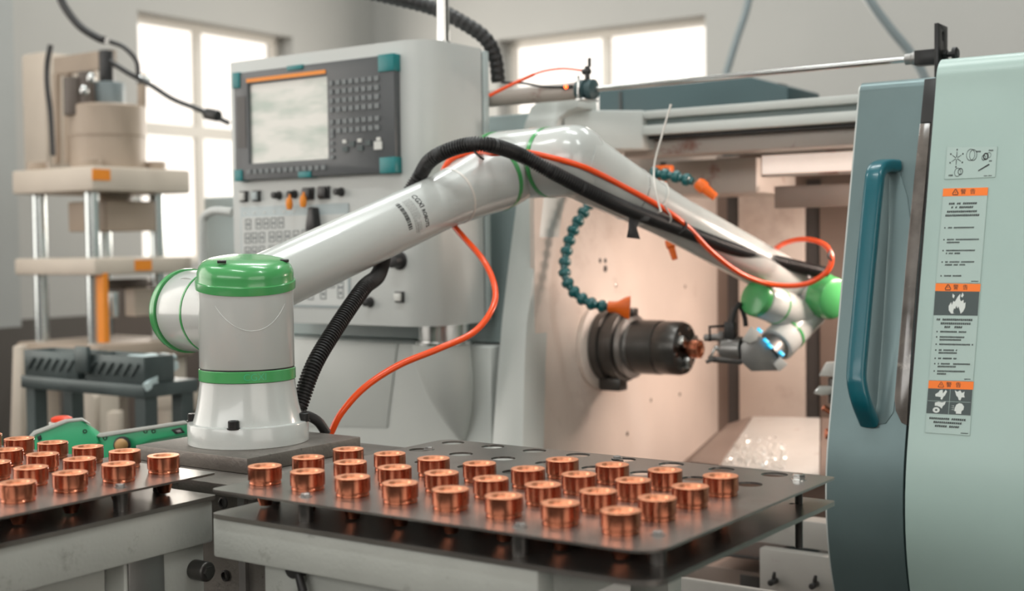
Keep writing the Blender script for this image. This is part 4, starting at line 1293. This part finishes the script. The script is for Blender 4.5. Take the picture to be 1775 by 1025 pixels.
# recessed grip hollow and the teal handle
door_poly([(1541, 285), (1560, 300), (1573, 340), (1578, 380), (1566, 520), (1556, 640), (1549, 715), (1535, 735), (1512, 737), (1520, 700), (1530, 560), (1540, 400)], .002, .006, 'grip_hollow', 'lathe_teal_door', door)
hp0 = [(1549, 288, .004), (1532, 288, .035), (1519, 298, .058), (1514, 330, .066), (1503, 440, .066), (1492, 560, .066), (1485, 640, .066), (1486, 668, .064), (1494, 700, .050), (1507, 732, .004)]
hpt = spline([on_door(px, py, l) for px, py, l in hp0], 8)
hb = MB(); rs = []
for i, p in enumerate(hpt):
    tg = (hpt[min(i + 1, len(hpt) - 1)] - hpt[max(i - 1, 0)]).normalized()
    x = Vector((1, 0, 0)); x = (x - tg * x.dot(tg)).normalized(); y = tg.cross(x)
    rs.append([p + x * .0165 * math.copysign(abs(math.cos(q)) ** .55, math.cos(q)) + y * .0120 * math.copysign(abs(math.sin(q)) ** .55, math.sin(q)) for q in [2 * math.pi * j / 20 + .0001 for j in range(20)]])
hb.rings(rs).build('door_handle', 'handle_teal', door, angle=50)


# ---- warning labels on the cover
class Label:
    """flat sticker: four corners (TL, TR, BR, BL) in the photograph laid on the cover's tilted front"""
    def __init__(s, c):
        s.c = [aT(px, py, 2.27 - .0010) for px, py in c]
        s.mb = MB()

    def pt(s, u, v, l=0.0):
        tl, tr, br, bl_ = s.c
        return (tl * (1 - u) + tr * u) * (1 - v) + (bl_ * (1 - u) + br * u) * v + Vector((0, -l, l * .25))

    def rect(s, u0, v0, u1, v1, mi, l):
        s.mb.add([s.pt(u0, v0, l), s.pt(u1, v0, l), s.pt(u1, v1, l), s.pt(u0, v1, l)], [(0, 3, 2, 1)], mi)

    def poly(s, pts, mi, l):
        tri = tessellate_polygon([[Vector((a, b, 0)) for a, b in pts]])
        s.mb.add([s.pt(a, b, l) for a, b in pts], [tuple(t) for t in tri], mi)

    def base(s):
        t = [s.pt(0, 0), s.pt(1, 0), s.pt(1, 1), s.pt(0, 1)]
        bk = [p + Vector((0, .0008, -.0002)) for p in t]
        s.mb.add(t + bk, [(0, 3, 2, 1), (4, 5, 6, 7), (0, 1, 5, 4), (1, 2, 6, 5), (2, 3, 7, 6), (3, 0, 4, 7)], 0)
        for u0, v0, u1, v1 in ((0, 0, 1, .005), (0, .995, 1, 1), (0, 0, .008, 1), (.992, 0, 1, 1)): s.rect(u0, v0, u1, v1, 5, .0002)

    def text(s, body, cu, cv, hu, hv, mi, l):
        vs, fs = text_tris(body, 1.0)
        s.mb.add([s.pt(cu + v.x * hu, cv - v.y * hv, l) for v in vs], fs, mi)

    def scribble(s, u0, u1, v, h, l=.0004):
        """a line of print too small to read: one small blot per character"""
        u = u0; w = h * s.asp * .95
        while u + w <= u1 + 1e-6:
            if random.random() > .06:
                k = random.uniform(.6, 1)
                s.rect(u, v - h / 2 * k, u + w * .42, v + h / 2, 3, l)
                s.rect(u + w * .25, v - h / 2, u + w * .82, v - h * .15, 3, l)
                s.rect(u + w * .5, v, u + w * .82, v + h / 2 * k, 3, l)
            u += w

    def band(s, v1):
        s.rect(0, 0, 1, v1, 1, .0003)
        m_ = v1 / 2; hv = v1 * .70; hu = hv * s.asp
        s.text('警', .46, m_, hu, hv, 3, .0006); s.text('告', .67, m_, hu, hv, 3, .0006)
        tv = v1 * .34
        a, b_, c_ = (.285, m_ - tv), (.225, m_ + tv * .8), (.345, m_ + tv * .8)
        for p_, q_ in ((a, b_), (b_, c_), (c_, a)):
            d = Vector((q_[0] - p_[0], (q_[1] - p_[1]) / s.asp * 1.0, 0)); w = .009
            nx, ny = -(q_[1] - p_[1]), (q_[0] - p_[0]); L = math.hypot(nx, ny) or 1
            nx, ny = nx / L * w * s.asp, ny / L * w
            s.poly([p_, q_, (q_[0] + nx, q_[1] + ny), (p_[0] + nx, p_[1] + ny)], 3, .0006)
        s.rect(.279, m_ - tv * .25, .291, m_ + tv * .35, 3, .0006)

    def build(s, label):
        return s.mb.build('warning_label', ['label_base', 'label_orange', 'label_dark', 'print_black', 'print_white', 'label_edge'], cov, label=label, merge=0)


# diagram label
L = Label([(1641, 255), (1729, 254), (1725, 307), (1637, 311)]); L.asp = .62; L.base()
for k in range(6):
    a = k * math.pi / 3 + math.pi / 2
    c, s_ = math.cos(a), math.sin(a)
    L.poly([(.215 + .02 * c - .008 * s_, .36 + .035 * s_ + .012 * c), (.215 + .02 * c + .008 * s_, .36 + .035 * s_ - .012 * c), (.215 + .11 * c + .004 * s_, .36 + .21 * s_ - .006 * c), (.215 + .11 * c - .004 * s_, .36 + .21 * s_ + .006 * c)], 3, .0004)
    L.rect(.215 + .14 * c - .012, .36 + .27 * s_ - .025, .215 + .14 * c + .012, .36 + .27 * s_ + .025, 3, .0004)


def ring_l(cu, cv, ru, rv, wd=.012, mi=3):
    n = 24
    for i in range(n):
        a, b_ = 2 * math.pi * i / n, 2 * math.pi * (i + 1) / n
        k = 1 - wd / ru
        L.poly([(cu + ru * math.cos(a), cv + rv * math.sin(a)), (cu + ru * math.cos(b_), cv + rv * math.sin(b_)), (cu + ru * k * math.cos(b_), cv + rv * k * math.sin(b_)), (cu + ru * k * math.cos(a), cv + rv * k * math.sin(a))], mi, .0004)


ring_l(.49, .26, .085, .19, .008); ring_l(.54, .27, .075, .185, .008); ring_l(.255, .80, .065, .14, .008); ring_l(.31, .78, .05, .11, .012)
ring_l(.79, .32, .055, .12, .02); ring_l(.75, .36, .04, .09, .01); ring_l(.85, .28, .04, .09, .006)
L.poly([(.66, .80), (.66, .76), (.86, .56), (.88, .60)], 3, .0004)
for u, v in ((.60, .16), (.84, .13), (.86, .47), (.08, .89)): L.scribble(u, u + .11, v, .05)
L.scribble(.78, .95, .95, .03)
L.build('small line drawing label of round fittings')

L = Label([(1635, 327), (1713, 325), (1699, 491), (1622, 491)]); L.asp = 2.15; L.base(); L.band(.085)
for (u0, u1, v) in ((.16, .80, .165), (.22, .74, .205), (.13, .82, .25), (.10, .88, .29)): L.scribble(u0, u1, v, .022)
for (v, us) in ((.42, [(.18, .80)]), (.545, [(.18, .92), (.18, .48)]), (.66, [(.18, .86), (.18, .54)]), (.78, [(.18, .86), (.18, .64)]), (.925, [(.18, .60)])):
    L.poly([(.11 + .016 * math.cos(a), v + .008 * math.sin(a)) for a in [i * .628 for i in range(10)]], 3, .0004)
    for k, (u0, u1) in enumerate(us): L.scribble(u0, u1, v + k * .03, .016)
L.scribble(.80, .97, .982, .010)
L.build('orange headed warning label with bullet text')

FL_ = [(.50, .92), (.40, .93), (.34, .80), (.33, .62), (.38, .45), (.40, .58), (.43, .40), (.46, .44), (.52, .22), (.57, .10), (.57, .32), (.60, .42), (.65, .35), (.66, .50), (.70, .45), (.70, .66), (.66, .84), (.61, .93), (.585, .80), (.55, .62), (.53, .72), (.50, .60), (.48, .74), (.455, .70), (.44, .82), (.45, .92)]
L = Label([(1622, 491.5), (1700, 492.5), (1687, 661), (1610, 659.5)]); L.asp = 2.15; L.base(); L.band(.080)
L.rect(0, .080, .985, .33, 2, .0003)
L.poly([(u, .08 + v * .25) for u, v in FL_], 4, .0006)
L.poly([(.40, .08 + .25 * .10), (.45, .08 + .25 * .18), (.43, .08 + .25 * .30), (.40, .08 + .25 * .24)], 4, .0006)
L.poly([(.62, .08 + .25 * .05), (.65, .08 + .25 * .16), (.62, .08 + .25 * .26), (.585, .08 + .25 * .2)], 4, .0006)
for (u0, u1, v) in ((.08, .92, .375), (.18, .86, .415), (.27, .70, .452)): L.scribble(u0, u1, v, .022)
for (v, us) in ((.50, [(.18, .80)]), (.555, [(.18, .76), (.18, .68)]), (.63, [(.18, .96)]), (.69, [(.18, .60), (.18, .60)]), (.775, [(.18, .62)]), (.83, [(.18, .94), (.18, .62)]), (.905, [(.18, .82), (.18, .40)])):
    L.poly([(.11 + .016 * math.cos(a), v + .008 * math.sin(a)) for a in [i * .628 for i in range(10)]], 3, .0004)
    for k, (u0, u1) in enumerate(us): L.scribble(u0, u1, v + k * .028, .017)
L.scribble(.80, .97, .982, .010)
L.build('orange headed warning label with white flame on dark field')

L = Label([(1610, 660), (1688, 662), (1681, 755.5), (1603, 750)]); L.asp = 1.19; L.base(); L.band(.15)
L.rect(0, .15, .985, .63, 2, .0003)
L.rect(.495, .155, .503, .625, 5, .0005); L.rect(.02, .385, .97, .392, 5, .0005)
hand1 = [(.17, .26), (.24, .22), (.27, .18), (.33, .17), (.34, .24), (.40, .17), (.43, .20), (.39, .28), (.36, .30), (.33, .36), (.30, .35), (.30, .31), (.18, .30)]
hand2 = [(.60, .17), (.66, .20), (.72, .17), (.76, .22), (.82, .19), (.81, .25), (.83, .30), (.76, .30), (.74, .36), (.70, .35), (.68, .30), (.64, .27)]
hand3 = [(.18, .42), (.26, .40), (.34, .41), (.42, .39), (.40, .45), (.36, .48), (.34, .53), (.30, .50), (.24, .48), (.18, .48)]
head_ = [(.66, .44), (.72, .41), (.78, .42), (.83, .47), (.82, .53), (.78, .56), (.78, .61), (.66, .61), (.66, .57), (.62, .56), (.63, .50)]
for pg in (hand1, hand2, hand3, head_): L.poly(pg, 4, .0006)
L.poly([(.22 + .08 * math.cos(a), .56 + .055 * math.sin(a)) for a in [i * .524 for i in range(12)]], 4, .0006)
L.poly([(.22 + .03 * math.cos(a), .56 + .020 * math.sin(a)) for a in [i * .628 for i in range(10)]], 2, .0008)
for k in range(3): L.poly([(.54, .46 + k * .04), (.61, .465 + k * .035), (.61, .475 + k * .035)], 4, .0006)
for (u0, u1, v) in ((.08, .90, .72), (.18, .84, .79), (.22, .80, .86)): L.scribble(u0, u1, v, .04)
L.scribble(.80, .97, .965, .018)
L.build('orange headed warning label with four hand and head pictograms')

# ---- teal box behind the top of the machine
rbx = thing('rear_cabinet', 'dark teal box standing behind the top of the lathe', 'cabinet', (-1.2, 3.7, 0))
a, b_, c_, d_ = aY(1036, 160, 3.6), aY(1300, 133, 3.6), aY(1366, 150, 3.6), aY(1366, 195, 3.6)
MB().prism([[(a.x, 1.40), (d_.x, 1.40), (d_.x, c_.z), (b_.x, b_.z), (a.x, b_.z)]], XZ, 3.6, 3.85).build('hood', 'box_teal', rbx, bevel=.006)
MB().box((a.x, 3.605, 0), (d_.x, 3.84, 1.3995)).build('body', 'box_teal', rbx, bevel=.006)
s_ = aY(1076, 160, 3.6)
MB().box((s_.x - .004, 3.596, 1.45), (s_.x + .004, 3.5995, b_.z - .01)).build('seam', 'lathe_dark', rbx)
e_ = aY(1355, 142, 3.7)
MB().box((e_.x - .03, 3.66, c_.z), (e_.x + .01, 3.72, c_.z + .02)).build('hinge', 'lathe_dark', rbx)

# ================================================================== DOOR CYLINDER
CYY = 2.52
cyl = thing('door_cylinder', 'silver air cylinder with long rod running along the lathe top to the door', 'air cylinder', tuple(aY(940, 160, CYY)))
ax0 = aY(1020, 151, CYY); zr = ax0.z - .006
cxl = lambda px: aY(px, 150, CYY).x
MB().rcyl((aY(780, 160, CYY).x, CYY, zr), (cxl(1002), CYY, zr), .020, .003, 28).build('barrel', 'lathe_frame', cyl)
MB().rev((cxl(1003), CYY, zr), XA, [(.019, 0), (.024, .001), (.024, .020), (.018, .022), (.018, .030), (.023, .031), (.023, .042), (.014, .046)], 28).build('end_cap', 'box_teal', cyl)
bx0, bx1 = cxl(1002) + .005, cxl(1030)
MB().box((bx0 + .006, CYY - .03, ztop + .0005), (bx0 + .03, CYY + .03, ztop + .006)).box((bx0 + .010, CYY - .0295, ztop + .006), (bx0 + .016, CYY - .0255, zr + .03)).build('mount_bracket', 'bright_steel', cyl, bevel=.001)
rx1 = cxl(1586)
MB().cyl((cxl(1033), CYY, zr), (rx1, CYY, zr + .002), .0062, n=20).build('rod', 'bright_steel', cyl)
MB().rev((rx1, CYY, zr + .002), XA, [(.0062, -.02), (.011, -.018), (.011, -.006), (.013, -.004), (.013, .004)], 20).build('rod_nut', 'dull_steel', cyl)
MB().box((rx1 + .002, CYY - .014, zr - .013), (rx1 + .042, CYY + .014, zr + .016)).build('rod_clevis', 'black_steel', cyl, bevel=.002)
bxp = rx1 + .046
zb0, zb1 = dzt - .03, aY(1625, 44, CYY).z
MB().prism([[(CYY - .03, zb0), (CYY + .03, zb0), (CYY + .03, zb1), (CYY - .03, zb1)], rrect(CYY - .006, zr + .03, CYY + .006, zb1 - .012, .0055)], YZ, bxp, bxp + .008).build('door_bracket', 'black_steel', cyl, bevel=.001)
MB().rev((bxp - .004, CYY, zr + .004), XA, [(.0055, 0), (.0055, .030), (.013, .031), (.013, .038), (.009, .041)], 20).rev((bxp + .009, CYY, zr + .004), XA, [(.011, 0), (.011, .007)], 6).build('knurled_bolt', 'black_steel', cyl)
fp_ = aY(1018, 124, CYY)
MB().cyl((fp_.x, CYY, zr + .022), (fp_.x, CYY, fp_.z + .012), .006, n=12).rcyl((fp_.x - .012, CYY, fp_.z), (fp_.x + .008, CYY, fp_.z), .007, .002, 14).cyl((fp_.x + .006, CYY, fp_.z + .01), (fp_.x + .006, CYY, fp_.z + .03), .004, n=10).build('flow_fitting', 'black_plastic', cyl)
sp_ = aY(983, 151, CYY - .022)
MB().box((sp_.x - .014, CYY - .026, sp_.z - .004), (sp_.x + .014, CYY - .018, sp_.z + .004)).build('reed_switch', 'black_plastic', cyl, bevel=.001)
MB().rev((sp_.x, CYY - .026, sp_.z), (0, -1, 0), [(.0042, 0), (.0042, .002), (.003, .004), (0, .005)], 16).build('signal_light', 'led_red', cyl, label='glowing red signal lamp')
MB().tube(spline([aY(976, 151, CYY - .02), aY(940, 150, CYY - .022), aY(905, 144, CYY - .022), aY(870, 143, CYY - .03)], 6), .0028, 8).build('sensor_cable', 'black_rubber', cyl)
rt = MB().tube(spline([aY(1008, 122, CYY), aY(975, 119, CYY), aY(940, 124, CYY - .02), aY(910, 136, CYY - .05), aY(880, 150, CYY - .08), aY(848, 166, CYY - .10)], 8), [.0026] * 20 + [.0040] * 21, 10)
tag(rt.build('air_tube', 'tube_orange'), 'thin orange air tube arching into the fitting of the door cylinder', 'tube')
# fat black conduit dropping behind the control panel
big = spline([aD(600, -22, 3.1), aD(680, -4, 3.1), aD(750, 14, 3.1), aD(800, 38, 3.08), aD(840, 66, 3.08), aD(858, 100, 3.09), aD(864, 146, 3.10)], 10)
big = resample(big, .004)
bo = MB().tube(big, [(.0185 if i % 4 < 2 else .0168) for i in range(len(big))], 16).build('corrugated_hose', 'black_rubber', angle=60)
tag(bo, 'fat black conduit arching down behind the control panel', 'hose')

# hoses hanging in the background at the top right
tag(MB().tube(spline([aD(1304, -30, 5.0), aD(1293, 20, 5.0), aD(1279, 62, 5.0), aD(1258, 130, 5.0)], 6), .014, 10).build('hanging_cable', 'press_grey'), 'straight grey cable slanting up past the bright window', 'cable')
tag(MB().tube(spline([aD(1490, -30, 4.6), aD(1512, 8, 4.6), aD(1545, 52, 4.6), aD(1575, 88, 4.6), aD(1600, 130, 4.6), aD(1625, 200, 4.6)], 6), .017, 10).build('hanging_cable', 'press_grey'), 'thick dark cable sagging behind the door bracket', 'cable')

# ================================================================== HYDRAULIC PRESS (background left)
PD = 4.2
pr = thing('hydraulic_press', 'tall cream four-column hydraulic press standing before the window', 'press', (-3.6, 2.9, 0))
c = aD(160, 300, PD)                      # nearest corner of the crown plate
wX = c.x - aY(20, 300, c.y).x             # width along X
dY = aX(330, 300, c.x).y - c.y            # depth along Y
z_ = lambda py: aD(160, py, PD).z
MB().box((c.x - wX, c.y, z_(330)), (c.x, c.y + dY, z_(287))).build('crown_plate', 'press_cream', pr, bevel=.008)
MB().box((c.x - wX, c.y, z_(478)), (c.x, c.y + dY, z_(448))).build('moving_platen', 'press_cream', pr, bevel=.008)
zb = z_(602)
for ix, iy in ((.10, .07), (.10, dY - .07), (wX - .05, .07), (wX - .05, dY - .07)):
    x_, y_ = c.x - ix, c.y + iy
    cm_ = MB().cyl((x_, y_, zb), (x_, y_, z_(331)), .024, n=20).build('column', 'column_steel', pr)
    MB().rcyl((x_, y_, z_(286)), (x_, y_, z_(270)), .036, .004, 16).build('column_nut', 'press_tan', cm_)
cc = aD(188, 250, PD + .28)
MB().rev((cc.x, cc.y, z_(287)), UPZ, [(.125, 0), (.125, z_(226) - z_(287)), (.129, z_(225) - z_(287)), (.129, z_(172) - z_(287)), (.120, z_(168) - z_(287))], 40).build('main_cylinder', 'press_tan', pr)
MB().rcyl((cc.x, cc.y, z_(331)), (cc.x, cc.y, z_(400)), .075, .008, 28).build('ram', 'press_tan', pr)
MB().box((cc.x - .10, cc.y - .10, z_(400)), (cc.x + .12, cc.y + .1, z_(345))).build('ram_block', 'press_tan', pr, bevel=.006)
MB().rcyl((cc.x, cc.y, z_(168)), (cc.x, cc.y, z_(126)), .062, .004, 24).build('valve_block', 'press_grey', pr)
MB().rcyl((cc.x, cc.y, z_(125)), (cc.x, cc.y, z_(66)), .026, .004, 18).build('valve_stem', 'black_plastic', pr)
for px, py, r in ((150, 150, .028), (128, 160, .035)):
    p = aD(px, py, PD + .2)
    MB().rcyl((p.x, p.y, p.z - .08), (p.x, p.y, p.z + .05), r, .006, 16).build('valve', 'press_dark', pr)
for px, py in ((158, 143), (243, 146), (255, 147), (146, 164)):
    p = aD(px, py, PD + .12)
    MB().rev(p, (0, 0, 1), [(.010, 0), (.014, .006), (.014, .02), (.008, .03)], 14).build('pipe_fitting', 'bright_steel', pr)
# tank / cream back housing
ta, tb = aD(36, 95, PD + .75), aD(112, 300, PD + .75)
MB().box((ta.x, ta.y, tb.z), (tb.x, ta.y + .25, ta.z)).build('oil_tank', 'press_cream', pr, bevel=.01)
a, b_ = aD(92, 100, PD + .5), aD(250, 128, PD + .5)
MB().box((a.x, a.y, b_.z), (a.x + .32, a.y + .03, a.z)).build('pipe_frame', 'press_tan', pr)
for px in (98, 118, 246):
    p0_, p1_ = aD(px, 128, PD + .48), aD(px, 285, PD + .48)
    MB().bar(p0_, p1_, .022, .022).build('pipe_frame', 'press_tan', pr)
for px, py in ((175, 303), (248, 460)):
    p = aX(px, py, c.x) if px > 160 else aD(px, py, PD)
    MB().box((c.x, p.y - .035, p.z - .018), (c.x + .003, p.y + .035, p.z + .018)).build('warning_tag', 'orange_tag', pr)
# bed with legs
MB().box((c.x - wX, c.y, zb - .06), (c.x, c.y + dY, zb)).build('bed', 'press_tan', pr, bevel=.008)
for ix, iy in ((.06, .06), (.06, dY - .06), (wX - .06, .06), (wX - .06, dY - .06)):
    MB().box((c.x - ix - .04, c.y + iy - .04, 0), (c.x - ix + .04, c.y + iy + .04, zb - .061)).build('leg', 'press_cream', pr, bevel=.004)
g = aD(173, 500, PD + .05)
MB().box((g.x - .018, g.y, g.z - .18), (g.x + .018, g.y + .02, g.z + .05)).build('safety_gauge', 'orange_tag', pr)
MB().box(tuple(aD(185, 485, PD + .25)), tuple(aD(255, 500, PD + .4))).build('die_block', 'press_dark', pr, bevel=.006)
p = aD(195, 520, PD + .2)
MB().rcyl((p.x, p.y, p.z - .06), (p.x, p.y, p.z + .03), .02, .006, 14).build('spring_post', 'column_steel', pr)
p0_, p1_ = aD(215, 500, PD + .3), aD(248, 548, PD + .3)
MB().box(tuple(p0_), (p1_.x, p1_.y + .1, p1_.z)).build('die_block', 'press_cream', pr, bevel=.006)
# cables of the press
for pts, lab, r in (([(98, -20), (112, 12), (138, 45), (170, 66), (184, 70)], 'black cable dropping from above onto the press valve', .013),
                    ([(190, 72), (215, 82), (236, 105), (240, 130)], 'short dark hose arching off the press valve', .008),
                    ([(88, 78), (82, 110), (82, 150), (88, 200), (92, 270)], 'dark cable hanging down left of the press', .010),
                    ([(190, 106), (225, 128), (262, 148), (300, 172), (345, 190), (398, 214)], 'black cable sagging from the press across the window', .009)):
    dep = PD + .1 if pts[0][0] != 88 else PD + .35
    tag(MB().tube(spline([aD(px, py, dep) for px, py in pts], 7), r, 10).build('press_cable', 'black_rubber'), lab, 'cable', 'cables of the press')
p = aD(368, 196, PD + .1)
tag(MB().rcyl(p - Vector((.03, 0, 0)), p + Vector((.03, 0, -.012)), .02, .005, 14).build('cable_joint', 'black_plastic'), 'black joint on the cable in front of the window', 'connector')

# ================================================================== STEEL CART AND BACKGROUND SHELVES
CD = 3.3
ct = thing('steel_cart', 'dark steel work cart with checker plate bins in front of the press', 'cart', tuple(Vector((aD(180, 700, CD).x, aD(180, 700, CD).y, 0))))
k0 = aD(250, 690, CD)
kx = k0.x - aY(36, 690, k0.y).x
ky = aX(345, 690, k0.x).y - k0.y
zt = aD(250, 668, CD).z
MB().box((k0.x - kx, k0.y, zt - .035), (k0.x, k0.y + ky, zt)).build('deck', 'cart_steel', ct, bevel=.004)
for ix, iy in ((.03, .03), (kx - .03, .03), (.03, ky - .03), (kx - .03, ky - .03)):
    MB().box((k0.x - ix - .02, k0.y + iy - .02, 0), (k0.x - ix + .02, k0.y + iy + .02, zt - .036)).build('leg', 'cart_steel', ct)
zb1 = aD(250, 620, CD).z
for x0_, x1_ in ((kx - .005, kx * .52 + .01), (kx * .50 - .01, .01)):
    mb = MB()
    mb.prism([[(k0.x - x0_, k0.y + .01), (k0.x - x1_, k0.y + .01), (k0.x - x1_, k0.y + ky * .6), (k0.x - x0_, k0.y + ky * .6)], [(k0.x - x0_ + .01, k0.y + .02), (k0.x - x1_ - .01, k0.y + .02), (k0.x - x1_ - .01, k0.y + ky * .6 - .01), (k0.x - x0_ + .01, k0.y + ky * .6 - .01)]], lambda x, y, t: Vector((x, y, t)), zt + .0005, zb1)
    o = mb.build('bin', 'cart_steel', ct, bevel=.002)
    n = int((x0_ - x1_) / .035)
    for i in range(n):
        xx = k0.x - x0_ + .02 + i * .035
        MB().bar((xx, k0.y + .008, zt + .02), (xx + .03, k0.y + .008, zb1 - .02), .008, .004).build('tread', 'cart_steel', o)
MB().bar(aD(252, 672, CD), aD(306, 632, CD + .15), .012, .02).build('brace', 'bag_plastic', ct)
MB().box((k0.x - .3, k0.y + .05, .25), (k0.x - .02, k0.y + ky - .05, .28)).build('lower_shelf', 'cart_steel', ct)
bgm = MB(); rs = []
for i in range(12):
    t = i / 11; p = aD(205 + t * 102, 624 - t * 4, CD + .12)
    w = math.sin(math.pi * min(1, max(0.02, t))) ** .5
    rs.append([p + Vector((-SY, CY, 0)) * .06 * w * math.cos(q) + UPZ * (.011 * w * math.sin(q) + .004 * math.sin(5 * q + i)) for q in [2 * math.pi * j / 16 for j in range(16)]])
tag(bgm.rings(rs).build('plastic_bag', 'bag_plastic', angle=60), 'flat pale plastic bag lying on the steel cart', 'bag')
tag(MB().box((k0.x - kx * .52, k0.y - .006, zt + .02), (k0.x - kx * .42, k0.y + .008, zb1 + .02)).build('parts_box', 'cart_steel', bevel=.003), 'small dark box between the two bins of the cart', 'box')
# cream machine stand below and behind the cart
st = thing('machine_stand', 'cream painted machine stand with slanting legs behind the cart', 'stand', tuple(Vector((aD(170, 700, 4.0).x, aD(170, 700, 4.0).y, 0))))
for pts in ([(22, 600), (38, 600), (36, 800), (16, 800)], [(122, 670), (146, 672), (166, 690), (165, 800), (150, 800), (142, 730)], [(185, 715), (206, 715), (206, 800), (185, 800)], [(262, 680), (340, 676), (340, 712), (262, 712)]):
    a = [aD(px, py, 3.95) for px, py in pts]; n = len(a); nn_ = Vector((-SY, CY, 0)) * .05
    MB().add(a + [p + nn_ for p in a], [tuple(range(n)), tuple(range(2 * n - 1, n - 1, -1))] + [(i, (i + 1) % n, n + (i + 1) % n, n + i) for i in range(n)]).build('stand_leg', 'press_cream', st, bevel=.004)
# dark cabinet and grey machine behind, between press and control panel
dk = thing('grey_locker', 'dark grey metal locker beyond the press', 'locker', tuple(Vector((aD(280, 560, 5.4).x, aD(280, 560, 5.4).y, 0))))
a, b_ = aD(150, 485, 5.4), aD(352, 900, 5.4)
dkb = MB().box((a.x, a.y, 0), (a.x + .85, a.y + .4, a.z)).build('body', 'press_dark', dk, bevel=.006)
p = aD(228, 520, 5.38)
gm = thing('distant_machine', 'pale grey machine box under the window behind the control panel', 'machine', tuple(Vector((aD(370, 400, 4.9).x, aD(370, 400, 4.9).y, 0))))
a = aD(338, 342, 4.6)
MB().box((a.x, a.y, 0), (a.x + .5, a.y + .4, a.z - .3)).build('body', 'press_grey', gm, bevel=.01)
MB().box((a.x + .02, a.y + .02, a.z - .2995), (a.x + .48, a.y + .38, a.z)).build('hood', 'panel_back', gm, bevel=.01)
